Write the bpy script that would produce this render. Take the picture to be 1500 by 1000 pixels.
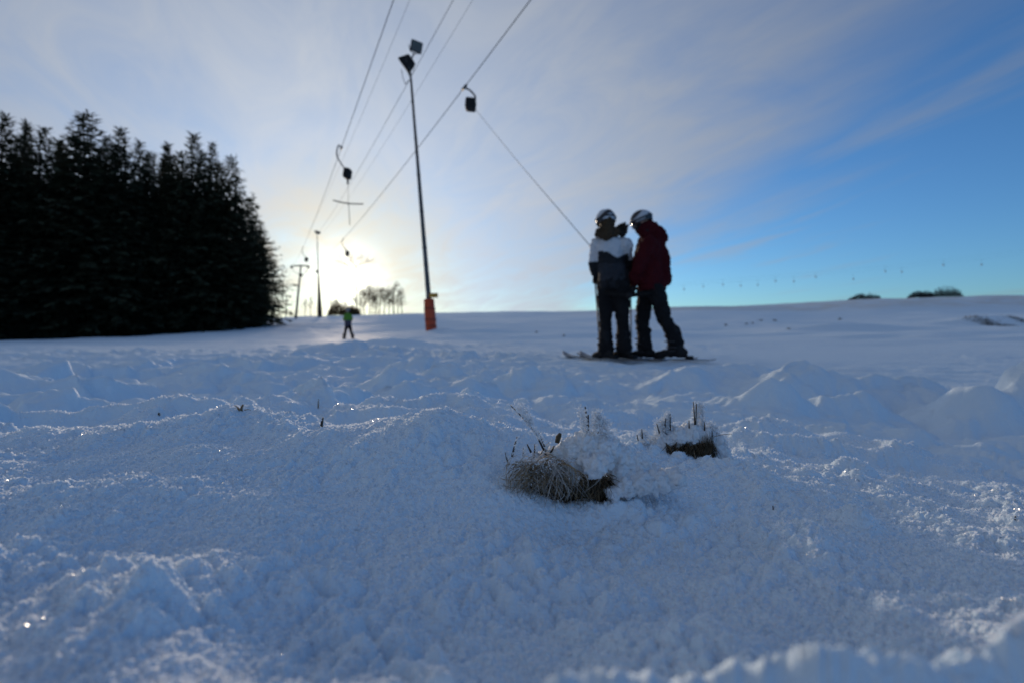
import bpy, bmesh, math, random
import numpy as np
from mathutils import Vector, Matrix, Quaternion, noise as mnoise

R = math.radians
S = bpy.context.scene
for o in list(bpy.data.objects):
    bpy.data.objects.remove(o)
C = S.collection

# ------------------------------------------------------------------ camera
F = 750.0                       # focal length in photo pixels (1500 px across 36 mm -> 18 mm lens)
cd = bpy.data.cameras.new('camera')
cd.lens = 18.0; cd.sensor_width = 36.0; cd.sensor_fit = 'HORIZONTAL'
cd.clip_start = 0.01; cd.clip_end = 5000
cd.dof.use_dof = True; cd.dof.focus_distance = 0.80; cd.dof.aperture_fstop = 3.6
cd.dof.aperture_blades = 0
cam = bpy.data.objects.new('camera', cd); C.objects.link(cam)
cam.location = (0, 0, 0); cam.rotation_euler = (R(90), 0, 0)
S.camera = cam

# ------------------------------------------------------------------ sun, sky, exposure
SUN_AZ = math.atan2(-244, 750)                 # measured at the glow: left of straight ahead
SUN_EL = math.atan2(88, math.hypot(244, 750))
SD = Vector((math.sin(SUN_AZ)*math.cos(SUN_EL), math.cos(SUN_AZ)*math.cos(SUN_EL), math.sin(SUN_EL)))
ld = bpy.data.lights.new('sun', 'SUN'); ld.energy = 1.5; ld.angle = R(4); ld.color = (1.0, .80, .58)
sun = bpy.data.objects.new('sun', ld); C.objects.link(sun)
sun.rotation_euler = SD.to_track_quat('Z', 'Y').to_euler()

CLOUD_SHIFT = (7.4, 3.8, 0.0)
W = bpy.data.worlds.new('World'); S.world = W; W.use_nodes = True
def build_world():
    nt = W.node_tree; N = nt.nodes; L = nt.links; N.clear()
    def node(t, **k):
        n = N.new(t)
        for a, v in k.items(): setattr(n, a, v)
        return n
    def val(x, sock):
        if hasattr(x, 'links') or isinstance(x, bpy.types.NodeSocket): L.new(x, sock)
        else: sock.default_value = x
    def m(op, a, b=0.0, c=None, clamp=False):
        n = node('ShaderNodeMath', operation=op); n.use_clamp = clamp
        val(a, n.inputs[0]); val(b, n.inputs[1])
        if c is not None: val(c, n.inputs[2])
        return n.outputs[0]
    def ramp01(x, lo, hi):
        n = node('ShaderNodeMapRange', interpolation_type='SMOOTHSTEP')
        val(x, n.inputs[0]); n.inputs[1].default_value = lo; n.inputs[2].default_value = hi
        return n.outputs[0]
    def noise(vec, scale, detail, rough, dist=0.0):
        n = node('ShaderNodeTexNoise'); L.new(vec, n.inputs['Vector'])
        n.inputs['Scale'].default_value = scale; n.inputs['Detail'].default_value = detail
        n.inputs['Roughness'].default_value = rough; n.inputs['Distortion'].default_value = dist
        return n.outputs['Fac']
    sky = node('ShaderNodeTexSky', sky_type='NISHITA', sun_disc=False)
    sky.sun_elevation = SUN_EL; sky.sun_rotation = SUN_AZ
    sky.altitude = 700; sky.air_density = 1.0; sky.dust_density = .6; sky.ozone_density = 2.2
    tc = node('ShaderNodeTexCoord'); D = tc.outputs['Generated']
    sep = node('ShaderNodeSeparateXYZ'); L.new(D, sep.inputs[0])
    dx, dy, dz = sep.outputs
    dot = node('ShaderNodeVectorMath', operation='DOT_PRODUCT'); L.new(D, dot.inputs[0]); dot.inputs[1].default_value = SD
    c = m('MAXIMUM', dot.outputs['Value'], 0.0)
    # a flat sheet of cirrus far above: direction -> position on the sheet
    h = m('ADD', m('MAXIMUM', dz, 0.0), .12)
    px = m('DIVIDE', dx, h); py = m('DIVIDE', dy, h)
    pos = node('ShaderNodeCombineXYZ'); L.new(px, pos.inputs[0]); L.new(py, pos.inputs[1])
    def stretched(angle, sx):      # turn first, then stretch along the turned axis
        a = node('ShaderNodeMapping'); L.new(pos.outputs[0], a.inputs[0]); a.inputs['Rotation'].default_value = (0, 0, R(angle)); a.inputs['Location'].default_value = CLOUD_SHIFT
        b = node('ShaderNodeMapping'); L.new(a.outputs[0], b.inputs[0]); b.inputs['Scale'].default_value = (sx, 1, 1)
        return b.outputs[0]
    P = stretched(62, .42)
    n1 = noise(P, .9, 6, .55, .6); n2 = noise(P, 3.2, 7, .62, .9)
    soft = noise(pos.outputs[0], 1.3, 4, .5)
    # cover: the veil lies over the sunny side and thins out to the right
    az = m('ADD', m('MULTIPLY', px, -.56), .80)
    az = m('ADD', az, m('MULTIPLY', c, .32))
    cov = m('ADD', az, m('MULTIPLY', m('SUBTRACT', n1, .5), 1.9))
    cov = m('ADD', cov, m('MULTIPLY', m('SUBTRACT', soft, .5), .25))
    veil = ramp01(cov, .20, .92)
    veil = m('MULTIPLY', veil, m('ADD', .80, m('MULTIPLY', m('SUBTRACT', n2, .5), .9)), clamp=True)
    # thin streaks of cirrus that go on across the clear part
    n3 = noise(stretched(70, .22), 2.3, 5, .55, .35)
    streak = m('MULTIPLY', ramp01(n3, .55, .74), .42)
    veil = m('MAXIMUM', veil, streak)
    # how bright the veil is: light from the sun scattered forward
    g = m('ADD', m('MULTIPLY', m('POWER', c, 3.0), .25), m('MULTIPLY', m('POWER', c, 14.0), .15))
    g = m('ADD', g, m('MULTIPLY', m('POWER', c, 90.0), .18))
    g = m('ADD', g, m('MULTIPLY', m('POWER', c, 900.0), 1.6))
    g = m('ADD', g, .18)
    warm = ramp01(c, .965, 1.0)
    cm = node('ShaderNodeMix', data_type='RGBA'); L.new(warm, cm.inputs['Factor'])
    cm.inputs[6].default_value = (.91, .995, 1.14, 1); cm.inputs[7].default_value = (1.0, .92, .74, 1)
    cc = node('ShaderNodeVectorMath', operation='SCALE'); L.new(cm.outputs[2], cc.inputs[0]); L.new(g, cc.inputs['Scale'])
    sk = node('ShaderNodeVectorMath', operation='SCALE'); L.new(sky.outputs[0], sk.inputs[0]); sk.inputs['Scale'].default_value = 0.092
    wb = node('ShaderNodeVectorMath', operation='MULTIPLY'); L.new(sk.outputs[0], wb.inputs[0]); wb.inputs[1].default_value = (.64, 1.05, 1.55)   # the camera's cool white balance
    mx = node('ShaderNodeMix', data_type='RGBA'); L.new(veil, mx.inputs['Factor'])
    L.new(wb.outputs[0], mx.inputs[6]); L.new(cc.outputs[0], mx.inputs[7])
    bg = node('ShaderNodeBackground'); L.new(mx.outputs[2], bg.inputs[0]); bg.inputs[1].default_value = 1.0
    out = node('ShaderNodeOutputWorld'); L.new(bg.outputs[0], out.inputs[0])
build_world()
W.cycles.sampling_method = 'MANUAL'; W.cycles.sample_map_resolution = 1024

vs = S.view_settings
vs.view_transform = 'Standard'; vs.look = 'None'; vs.exposure = 0.40; vs.gamma = 1.0; vs.use_curve_mapping = False
S.cycles.use_denoising = True
S.cycles.max_bounces = 8; S.cycles.sample_clamp_indirect = 4.0

# ------------------------------------------------------------------ helpers
def at(px, py, Y):
    """photo pixel + distance straight ahead -> point"""
    return Vector(((px-750)/F*Y, Y, (500-py)/F*Y))

def tag(o, label=None, cat=None, group=None, kind=None):
    if label: o['label'] = label
    if cat: o['category'] = cat
    if group: o['group'] = group
    if kind: o['kind'] = kind
    return o

def link(name, me, mat, parent=None, smooth=True):
    o = bpy.data.objects.new(name, me); C.objects.link(o)
    if mat is not None and len(me.materials) == 0:
        for q in (mat if isinstance(mat, (list, tuple)) else [mat]): me.materials.append(q)
    if smooth and len(me.polygons):
        me.polygons.foreach_set('use_smooth', np.ones(len(me.polygons), dtype=bool))
    if parent is not None:
        o.parent = parent
        o.matrix_parent_inverse = Matrix.Translation(-parent.location) if parent.type == 'EMPTY' else Matrix()
    return o

def root(name, loc):
    o = bpy.data.objects.new(name, None); C.objects.link(o)
    o.empty_display_size = .1; o.location = loc
    return o

class MB:
    """collects shapes, builds ONE mesh object"""
    def __init__(s): s.v = []; s.f = []; s.mi = []
    def add(s, v, f, mi=0):
        k = len(s.v); s.v.extend(tuple(p) for p in v); s.f.extend(tuple(i+k for i in q) for q in f); s.mi.extend([mi]*len(f))
    def tube(s, pts, rad, n=8, cap=True, mi=0, flat=1.0):
        pts = [Vector(p) for p in pts]
        if not hasattr(rad, '__len__'): rad = [rad]*len(pts)
        v = []; f = []; up = None
        for i, p in enumerate(pts):
            t = (pts[min(i+1, len(pts)-1)] - pts[max(i-1, 0)]).normalized()
            if up is None:
                up = t.orthogonal().normalized()
            up = (up - t*up.dot(t)).normalized(); sd = t.cross(up)
            for k in range(n):
                a = 2*math.pi*k/n
                v.append(p + (up*math.cos(a) + sd*math.sin(a)*flat)*rad[i])
        for i in range(len(pts)-1):
            for k in range(n):
                f.append((i*n+k, i*n+(k+1) % n, (i+1)*n+(k+1) % n, (i+1)*n+k))
        if cap:
            f.append(tuple(reversed(range(n)))); f.append(tuple(range((len(pts)-1)*n, len(pts)*n)))
        s.add(v, f, mi)
    def box(s, c, size, rot=None, bevel=.12, mi=0):
        bm = bmesh.new(); bmesh.ops.create_cube(bm, size=1)
        bmesh.ops.scale(bm, vec=size, verts=bm.verts)
        if bevel: bmesh.ops.bevel(bm, geom=bm.edges[:], offset=min(size)*bevel, segments=2, affect='EDGES', profile=.5)
        mt = Matrix.Translation(c) @ (rot.to_matrix().to_4x4() if rot is not None else Matrix())
        bm.transform(mt); bm.verts.index_update()
        s.add([v.co for v in bm.verts], [[v.index for v in q.verts] for q in bm.faces], mi); bm.free()
    def ball(s, c, r, sub=2, rot=None, mi=0):
        bm = bmesh.new(); bmesh.ops.create_icosphere(bm, subdivisions=sub, radius=1)
        if not hasattr(r, '__len__'): r = (r, r, r)
        mt = Matrix.Translation(c) @ (rot.to_matrix().to_4x4() if rot is not None else Matrix()) @ Matrix.Diagonal((r[0], r[1], r[2], 1))
        bm.transform(mt); bm.verts.index_update()
        s.add([v.co for v in bm.verts], [[v.index for v in q.verts] for q in bm.faces], mi); bm.free()
    def limb(s, pts, rad, step=.35, sub=2):
        """a run of overlapping balls along a chain (for voxel union)"""
        for i in range(len(pts)-1):
            a, b = Vector(pts[i]), Vector(pts[i+1]); ra, rb = rad[i], rad[i+1]
            n = max(2, int((b-a).length/(min(ra, rb)*step))+1)
            for k in range(n+1):
                t = k/n; s.ball(a.lerp(b, t), ra+(rb-ra)*t, sub)
    def mesh(s, name):
        me = bpy.data.meshes.new(name); me.from_pydata(s.v, [], s.f)
        if any(s.mi): me.polygons.foreach_set('material_index', s.mi)
        me.update(); return me
    def build(s, name, mat, parent=None, smooth=True):
        return link(name, s.mesh(name), mat, parent, smooth)
    def union(s, name, voxel, smooth=4):
        """voxel union of everything collected -> one continuous mesh"""
        me = s.mesh(name+'_src'); o = bpy.data.objects.new('tmp', me); C.objects.link(o)
        r = o.modifiers.new('r', 'REMESH'); r.mode = 'VOXEL'; r.voxel_size = voxel
        if smooth:
            q = o.modifiers.new('s', 'SMOOTH'); q.factor = .5; q.iterations = smooth
        dg = bpy.context.evaluated_depsgraph_get(); dg.update()
        out = bpy.data.meshes.new_from_object(o.evaluated_get(dg))
        bpy.data.objects.remove(o); bpy.data.meshes.remove(me); out.name = name
        return out

def wrinkle(me, amp, scale, seed=0, ridged=True):
    n = len(me.vertices); co = np.empty(n*3, np.float32); no = np.empty(n*3, np.float32)
    me.vertices.foreach_get('co', co); me.vertex_normals.foreach_get('vector', no)
    co = co.reshape(-1, 3); no = no.reshape(-1, 3)
    d = np.array([mnoise.fractal(Vector(p)*scale + Vector((seed*7.1, 3.3, seed)), .6, 2.1, 3) for p in co.tolist()], np.float32)
    if ridged: d = np.abs(d)-.25
    me.vertices.foreach_set('co', (co + no*(d*amp)[:, None]).ravel()); me.update()

# ---- materials
MATS = {}
def mat(name, col, rough=.6, metal=0.0, spec=.5, var=0.0, vscale=8.0, bump=0.0, bscale=60.0, col2=None, transl=0.0):
    if name in MATS: return MATS[name]
    m = bpy.data.materials.new(name); m.use_nodes = True; nt = m.node_tree; N = nt.nodes; L = nt.links
    b = N['Principled BSDF']
    b.inputs['Roughness'].default_value = rough; b.inputs['Metallic'].default_value = metal
    b.inputs['Specular IOR Level'].default_value = spec
    tc = N.new('ShaderNodeTexCoord')
    if col2 is None:
        col2 = tuple(max(0, c*(1-var)) for c in col)
    nz = N.new('ShaderNodeTexNoise'); nz.inputs['Scale'].default_value = vscale; nz.inputs['Detail'].default_value = 4
    L.new(tc.outputs['Object'], nz.inputs['Vector'])
    rp = N.new('ShaderNodeMapRange'); rp.inputs[1].default_value = .35; rp.inputs[2].default_value = .65
    L.new(nz.outputs['Fac'], rp.inputs[0])
    mx = N.new('ShaderNodeMix'); mx.data_type = 'RGBA'; L.new(rp.outputs[0], mx.inputs['Factor'])
    mx.inputs[6].default_value = (*col, 1); mx.inputs[7].default_value = (*col2, 1)
    L.new(mx.outputs[2], b.inputs['Base Color'])
    if bump:
        nb = N.new('ShaderNodeTexNoise'); nb.inputs['Scale'].default_value = bscale; nb.inputs['Detail'].default_value = 5
        L.new(tc.outputs['Object'], nb.inputs['Vector'])
        bp = N.new('ShaderNodeBump'); bp.inputs['Strength'].default_value = bump; bp.inputs['Distance'].default_value = .01
        L.new(nb.outputs['Fac'], bp.inputs['Height']); L.new(bp.outputs[0], b.inputs['Normal'])
    if transl:
        tr = N.new('ShaderNodeBsdfTranslucent'); L.new(mx.outputs[2], tr.inputs[0])
        ms = N.new('ShaderNodeMixShader'); ms.inputs[0].default_value = transl
        L.new(b.outputs[0], ms.inputs[1]); L.new(tr.outputs[0], ms.inputs[2])
        L.new(ms.outputs[0], N['Material Output'].inputs['Surface'])
    MATS[name] = m
    return m

def snow_material():
    m = bpy.data.materials.new('snow_ground'); m.use_nodes = True; nt = m.node_tree; N = nt.nodes; L = nt.links
    b = N['Principled BSDF']; b.inputs['Roughness'].default_value = .75; b.inputs['Specular IOR Level'].default_value = .15
    geo = N.new('ShaderNodeNewGeometry'); P = geo.outputs['Position']
    nz = N.new('ShaderNodeTexNoise'); nz.inputs['Scale'].default_value = .8; nz.inputs['Detail'].default_value = 5; L.new(P, nz.inputs['Vector'])
    mx = N.new('ShaderNodeMix'); mx.data_type = 'RGBA'; L.new(nz.outputs['Fac'], mx.inputs['Factor'])
    mx.inputs[6].default_value = (.76, .885, .99, 1); mx.inputs[7].default_value = (.71, .85, .975, 1)
    # warm sunlight on the far upper field, painted into the snow as mottled beige
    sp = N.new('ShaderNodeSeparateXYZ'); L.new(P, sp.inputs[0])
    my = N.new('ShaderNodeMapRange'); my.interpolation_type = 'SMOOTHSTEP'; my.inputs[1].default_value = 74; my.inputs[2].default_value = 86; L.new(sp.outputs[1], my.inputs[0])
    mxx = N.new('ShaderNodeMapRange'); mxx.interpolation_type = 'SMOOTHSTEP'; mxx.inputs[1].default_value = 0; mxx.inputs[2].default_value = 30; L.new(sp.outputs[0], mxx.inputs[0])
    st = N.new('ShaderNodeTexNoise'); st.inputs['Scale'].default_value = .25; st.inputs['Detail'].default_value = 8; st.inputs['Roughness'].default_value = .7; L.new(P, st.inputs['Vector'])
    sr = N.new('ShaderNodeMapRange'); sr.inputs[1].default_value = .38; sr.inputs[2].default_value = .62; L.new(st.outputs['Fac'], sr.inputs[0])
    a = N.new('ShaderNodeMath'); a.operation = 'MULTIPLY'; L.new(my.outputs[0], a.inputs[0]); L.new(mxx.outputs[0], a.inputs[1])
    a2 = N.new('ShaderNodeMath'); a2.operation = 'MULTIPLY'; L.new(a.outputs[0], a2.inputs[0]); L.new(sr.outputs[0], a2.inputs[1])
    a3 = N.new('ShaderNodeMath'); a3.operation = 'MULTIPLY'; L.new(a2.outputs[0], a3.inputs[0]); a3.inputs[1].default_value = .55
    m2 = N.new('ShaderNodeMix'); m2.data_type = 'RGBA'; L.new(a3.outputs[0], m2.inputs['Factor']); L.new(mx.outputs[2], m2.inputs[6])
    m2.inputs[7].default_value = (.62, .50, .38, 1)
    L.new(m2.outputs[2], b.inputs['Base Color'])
    n1 = N.new('ShaderNodeTexNoise'); n1.inputs['Scale'].default_value = 420; n1.inputs['Detail'].default_value = 3; L.new(P, n1.inputs['Vector'])
    n2 = N.new('ShaderNodeTexNoise'); n2.inputs['Scale'].default_value = 35; n2.inputs['Detail'].default_value = 6; L.new(P, n2.inputs['Vector'])
    b1 = N.new('ShaderNodeBump'); b1.inputs['Strength'].default_value = .55; b1.inputs['Distance'].default_value = .0025; L.new(n1.outputs['Fac'], b1.inputs['Height'])
    b2 = N.new('ShaderNodeBump'); b2.inputs['Strength'].default_value = .5; b2.inputs['Distance'].default_value = .012; L.new(n2.outputs['Fac'], b2.inputs['Height']); L.new(b1.outputs[0], b2.inputs['Normal'])
    L.new(b2.outputs[0], b.inputs['Normal'])
    tr = N.new('ShaderNodeBsdfTranslucent'); L.new(m2.outputs[2], tr.inputs[0]); L.new(b2.outputs[0], tr.inputs['Normal'])
    return m
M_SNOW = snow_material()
M_FLUFF = mat('snow_fluff', (.88, .93, .985), .6, spec=.3, bump=.4, bscale=260, transl=.10)
M_FLAKE = mat('ice_crystal', (.92, .94, .97), .22, spec=.6, transl=.45)

# ------------------------------------------------------------------ the ground
rng = np.random.default_rng(7)
_perm = rng.permutation(512).astype(np.int32); _perm = np.concatenate([_perm, _perm])
_ga = rng.uniform(0, 2*np.pi, 512).astype(np.float32); _gx, _gy = np.cos(_ga), np.sin(_ga)
def gn(x, y, scale, seed=0):
    """2-D gradient noise, about -0.7 .. 0.7"""
    x = np.asarray(x, np.float64)/scale + seed*17.37; y = np.asarray(y, np.float64)/scale - seed*9.71
    xi = np.floor(x); yi = np.floor(y); fx = (x-xi).astype(np.float32); fy = (y-yi).astype(np.float32)
    xi = xi.astype(np.int64) & 511; yi = yi.astype(np.int64) & 511; x1 = (xi+1) & 511; y1 = (yi+1) & 511
    def g(a, b, dx, dy):
        h = _perm[_perm[a]+b]; return _gx[h]*dx + _gy[h]*dy
    u = fx*fx*fx*(fx*(fx*6-15)+10); v = fy*fy*fy*(fy*(fy*6-15)+10)
    a = g(xi, yi, fx, fy); b = g(x1, yi, fx-1, fy); c = g(xi, y1, fx, fy-1); d = g(x1, y1, fx-1, fy-1)
    return a+u*(b-a)+v*((c+u*(d-c))-(a+u*(b-a)))
def sm(x, a, b):
    t = np.clip((x-a)/(b-a), 0, 1); return t*t*(3-2*t)

# heights read off the photograph: (column px, metres straight ahead, row py)
CP = [(-300,.3,980),(300,.3,985),(750,.3,1045),(1200,.3,1035),(1800,.3,1020),
      (-300,.46,812),(200,.46,814),(500,.46,876),(800,.46,908),(1200,.46,905),(1800,.46,880),
      (-300,.56,752),(200,.56,753),(500,.56,784),(800,.56,815),(1200,.56,820),(1800,.56,812),
      (-300,.72,690),(100,.72,690),(400,.72,682),(640,.72,676),(830,.70,736),(1000,.72,738),(1300,.72,750),(1700,.72,770),
      (-300,.92,650),(0,.92,648),(350,.92,632),(640,.84,636),(870,.84,676),(1050,.84,692),(1300,.84,722),(1500,.84,748),(1800,.84,778),
      (-200,1.3,620),(100,1.3,622),(500,1.3,628),(800,1.3,640),(1000,1.15,662),(1250,1.3,682),(1500,1.3,700),(1800,1.3,716),
      (-200,2,586),(200,2,588),(600,2,590),(1000,2,602),(1300,2,618),(1600,2,634),
      (-200,4,540),(300,4,544),(750,4,552),(1050,4,558),(1350,4,560),(1700,4,566),
      (-200,6.4,520),(300,6.4,522),(750,6.3,527),(900,6.15,528),(1000,6.15,528),(1400,6.4,528),(1700,6.4,528),
      (-200,12,510),(200,12,510),(600,12,506),(900,12,505),(1300,12,500),(1700,12,498),
      (-200,25,508),(100,25,504),(400,25,497),(631,28,487),(1000,25,488),(1400,25,480),(1800,25,476),
      (0,40,498),(200,45,491),(395,54,478),(510,30,496),(750,45,473),(1100,45,468),(1500,45,464),(1800,45,460),
      (-200,70,494),(200,80,484),(430,80,470),(600,75,466),(800,75,463),(1200,72,459),(1500,70,457),(1800,70,455),
      (-200,105,486),(200,105,476),(430,105,465),(600,105,459),(750,105,457),(1000,105,450),(1250,105,441),(1500,105,433),(1800,105,424),
      (0,140,484),(430,140,472),(750,140,464),(1000,140,456),(1500,140,437),(430,250,480),(750,250,476),(1500,250,452),(-200,250,490),
      (430,600,488),(750,600,486),(1500,600,476),(0,600,492)]
cpx = np.array([(p[0]-750)/F for p in CP]); cY = np.array([p[1] for p in CP]); cq = np.array([(500-p[2])/F for p in CP])
c_th = np.arctan(cpx); c_r = np.hypot(cpx*cY, cY); c_q = cq*cY/c_r
LS = .75
A_ = np.stack([c_th, np.log(c_r)*LS/1.6], 1)
def _U(d2): return .5*d2*np.log(d2+1e-12)
_n = len(CP)
_K = _U(((A_[:, None]-A_[None])**2).sum(-1)) + np.eye(_n)*2e-4
_Pm = np.concatenate([np.ones((_n, 1)), A_], 1)
_sys = np.block([[_K, _Pm], [_Pm.T, np.zeros((3, 3))]])
_w = np.linalg.solve(_sys, np.concatenate([c_q, np.zeros(3)]))
def macro(x, y):
    th = np.arctan2(x, y); r = np.maximum(np.hypot(x, y), .30)
    ath = np.abs(th); te = np.sign(th)*np.minimum(ath, R(54))
    te = te*np.clip((np.pi-ath)/(np.pi-R(100)), 0, 1)
    a = np.stack([te, np.log(r)*LS/1.6], -1)
    q = _w[_n] + a[..., 0]*_w[_n+1] + a[..., 1]*_w[_n+2]
    for i in range(_n):
        q = q + _w[i]*_U((a[..., 0]-A_[i, 0])**2 + (a[..., 1]-A_[i, 1])**2)
    return q*r
# lumps and hollows one can point at: px, metres, height, half-width x, half-width y, turn (deg), sharpness
LUMPS = [
  # rim of loose snow right under the lens
  (680,.205,.026,.024,.026,0,2.2),(775,.205,.042,.030,.026,10,2.2),(880,.200,.044,.028,.026,15,2.2),(965,.205,.030,.030,.026,-10,2.2),(1055,.207,.040,.032,.026,5,2.1),(1175,.205,.034,.034,.026,0,2.1),(1300,.203,.041,.038,.028,0,2.1),(1460,.21,.038,.042,.030,0,2.1),(1640,.215,.045,.04,.03,0,2),(400,.215,.018,.04,.024,0,2.2),
  # crest of the near mound
  (770,.82,.024,.20,.10,4,2.2),
  (560,.80,.022,.11,.07,10,2),(650,.80,.016,.06,.05,-15,2),(360,1.02,.034,.13,.075,8,2),(120,.95,.012,.16,.09,0,2),
  (930,.78,.018,.05,.05,0,2),(990,.74,.015,.045,.05,0,2.2),(1090,.80,.010,.08,.05,0,2),
  (785,.650,.016,.050,.022,0,2.5),(862,.660,.019,.045,.022,8,2.5),
  (700,.95,-.020,.10,.05,-20,2),(560,.98,-.022,.12,.05,5,2),
  # left middle: ploughed wavy ridges
  (250,1.35,.045,.16,.10,5,2),(380,1.3,-.03,.10,.06,-15,2),(60,1.6,.035,.22,.10,0,2),(170,1.95,.04,.26,.10,4,2),(30,2.3,.05,.20,.12,0,2),
  (290,2.9,.11,.26,.13,-8,2.4),(380,2.8,.06,.20,.10,-8,2),(230,2.6,.05,.25,.09,0,2),(470,2.75,.05,.20,.10,0,2),(420,2.2,-.05,.30,.12,0,2),
  (600,2.7,.12,.20,.16,20,2.4),(680,2.6,.08,.18,.14,15,2),(660,2.1,-.05,.26,.12,10,2),(650,3.5,.09,.20,.12,0,2.4),(720,3.6,.10,.22,.14,0,2.4),
  (540,1.5,.03,.16,.07,0,2),(660,1.55,.05,.11,.08,0,2.2),(600,1.25,.022,.10,.05,0,2),(760,1.5,.03,.12,.08,0,2),(820,2.2,.05,.2,.1,0,2),(790,3.0,.07,.3,.12,0,2),
  (450,4.6,.08,.3,.2,0,2),(540,5.0,.10,.35,.2,0,2),(600,4.3,.08,.3,.16,0,2),(370,5.5,.08,.4,.2,0,2),(520,8.5,.16,.8,.4,0,2),(580,12,.16,1.2,.6,0,2),
  # right middle: big rounded clods and the trench between them
  (1080,3.5,.135,.50,.30,18,2.6),(1150,3.0,.12,.28,.22,30,2.6),(1000,3.2,.10,.16,.30,-30,2.4),(1200,2.55,-.12,.32,.16,12,2),(1240,2.35,.12,.20,.15,0,2.4),(1140,2.15,.10,.13,.12,0,2.4),(1310,2.9,.10,.50,.22,0,2.2),
  (1420,2.35,.15,.15,.24,-38,3.0),(1375,2.25,-.04,.2,.15,-30,2),(1540,2.4,.24,.20,.26,-30,3.0),(1330,2.1,-.05,.3,.15,0,2),
  (1130,1.55,.05,.14,.10,0,2.2),(1240,1.60,.04,.20,.09,8,2),(1090,1.35,.04,.09,.08,0,2.2),(1190,1.28,.05,.09,.07,0,2.2),(1330,1.45,.025,.25,.06,6,2),(1400,1.25,-.02,.2,.08,0,2),
  (1240,24,.35,3.0,1.0,0,2),(1440,30,.55,3.0,1.2,0,2),(700,26,.22,2.5,.8,0,2),(652,27.4,.22,.9,.5,0,2.4),(900,20,.12,3,.9,0,2)]
_rl = random.Random(11)
for _k in range(42):      # crumbs and small clods kicked over the near snow
    _Y = _rl.uniform(.42, 1.25); _r = _rl.uniform(.006, .022)*(1+.6*(_Y > .9))
    LUMPS.append((_rl.choice((_rl.uniform(-100, 1600), _rl.uniform(860, 1250))), _Y, _r*_rl.uniform(.45, .8), _r, _r*_rl.uniform(.7, 1.2), _rl.uniform(0, 180), 3.0))
def ground(x, y, micro=True):
    x = np.asarray(x, np.float64); y = np.asarray(y, np.float64)
    z = macro(x, y); r = np.hypot(x, y)
    # domain warp so no lump keeps a clean outline
    wx = gn(x, y, .17, 3)*.05 + gn(x, y, .06, 4)*.014; wy = gn(x, y, .17, 5)*.05 + gn(x, y, .06, 6)*.014
    k = sm(r, .3, 1.6); wx *= .25+.75*k; wy *= .25+.75*k
    for px, Y, h, sx, sy, a, p in LUMPS:
        cx = (px-750)/F*Y; ca, sa = math.cos(R(a)), math.sin(R(a))
        dx = x+wx-cx; dy = y+wy-Y
        near = (np.abs(dx) < 3.2*max(sx, sy)) & (np.abs(dy) < 3.2*max(sx, sy))
        if not near.any(): continue
        u = (dx[near]*ca+dy[near]*sa)/sx; v = (-dx[near]*sa+dy[near]*ca)/sy
        z[near] += h*np.exp(-np.power(u*u+v*v, p/2))
    # trodden snow: rounded clods with creases between them, strongest from 1 to 9 m
    rb = r+gn(x, y, 3.0, 41)*7*sm(r, 5, 9)
    band = sm(r, .95, 2.0)*(1-sm(rb, 3.5, 19))
    side = .55+.45*sm(-x/np.maximum(y, .1), -.45, .15)
    patch = .45+.75*sm(gn(x, y, 2.6, 9), -.25, .3)
    ch = np.abs(gn(x+wx, y+wy, .42, 11))*.15 + np.abs(gn(x+wx*1.5, y+wy*1.5, .19, 12))*.07
    groomed = 1-.8*np.exp(-(((x-1.4)/1.5)**2+((y-6.1)/1.1)**2))
    groomed = groomed*(1-.75*sm(x/np.maximum(y, .1), .25, .5)*sm(r, 3.6, 5))
    z += band*side*patch*groomed*(ch-.055)
    # broken crust: plates with a sharp edge where boots and skis cut in
    ex = x+wx+gn(x, y, .09, 31)*.03; ey = y+wy+gn(x, y, .09, 32)*.03
    z += band*side*patch*groomed*(sm(gn(ex, ey*1.5, .80, 33), .02, .11)*.064+sm(gn(ex, ey*1.4, .36, 34), .06, .13)*.026-.036)
    z += sm(r, .8, 1.5)*(1-sm(r, 4, 7))*np.abs(gn(x, y, .085, 13))*.026*side
    # packed tow track with ski grooves, running up the lift line under the skiers
    dt = (x-4.28+.464*y)/1.102; tk = sm(r, 6.9, 8.5)*(1-sm(r, 45, 80)); wv = gn(y, y*0, 6.0, 51)*.10
    for off in (-.62, -.40, -.08, .13, .42, .60):
        z -= tk*.030*np.exp(-((dt-off-wv)/.055)**2)
    z -= tk*.035*np.exp(-(dt/1.0)**4)
    # wind-smoothed piste and long ripples further up
    far = sm(r, 7, 20)
    z += far*(gn(x, y*1.9, 5.5, 15)*.16 + gn(x, y*2.2, 1.7, 16)*.05*(1-sm(r, 40, 80)))
    z += sm(r, 25, 60)*gn(x, y, 24, 17)*.30
    if micro:
        # soft lumps, fluff and single grains of the near snow
        f0 = 1-sm(r, 2.0, 5.0); f1 = 1-sm(r, 1.4, 3.0); f2 = 1-sm(r, .9, 1.7)
        mod = .30+1.25*sm(gn(x, y, .16, 20)+.5*gn(x, y, .07, 19), -.35, .35)
        z += f0*gn(x, y, .11, 21)*.022
        qx = x+gn(x, y, .02, 22)*.006; qy = y+gn(x, y, .02, 23)*.006
        z += f1*mod*np.abs(gn(qx, qy, .034, 24))*.0135*(1+1.3*sm(r, .24, .32)*(1-sm(r, .36, .68)))
        z += f1*mod*np.abs(gn(qx, qy, .016, 25))*.0100
        z += f2*(np.abs(gn(qx, qy, .0078, 26))*.0066 + np.abs(gn(x, y, .0042, 27))*.0042)
    return z
def gz(x, y): return float(ground(np.array([x]), np.array([y]), False)[0])
def on_ground(px, Y, dz=0.0):
    x = (px-750)/F*Y; return Vector((x, Y, gz(x, Y)+dz))

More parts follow.
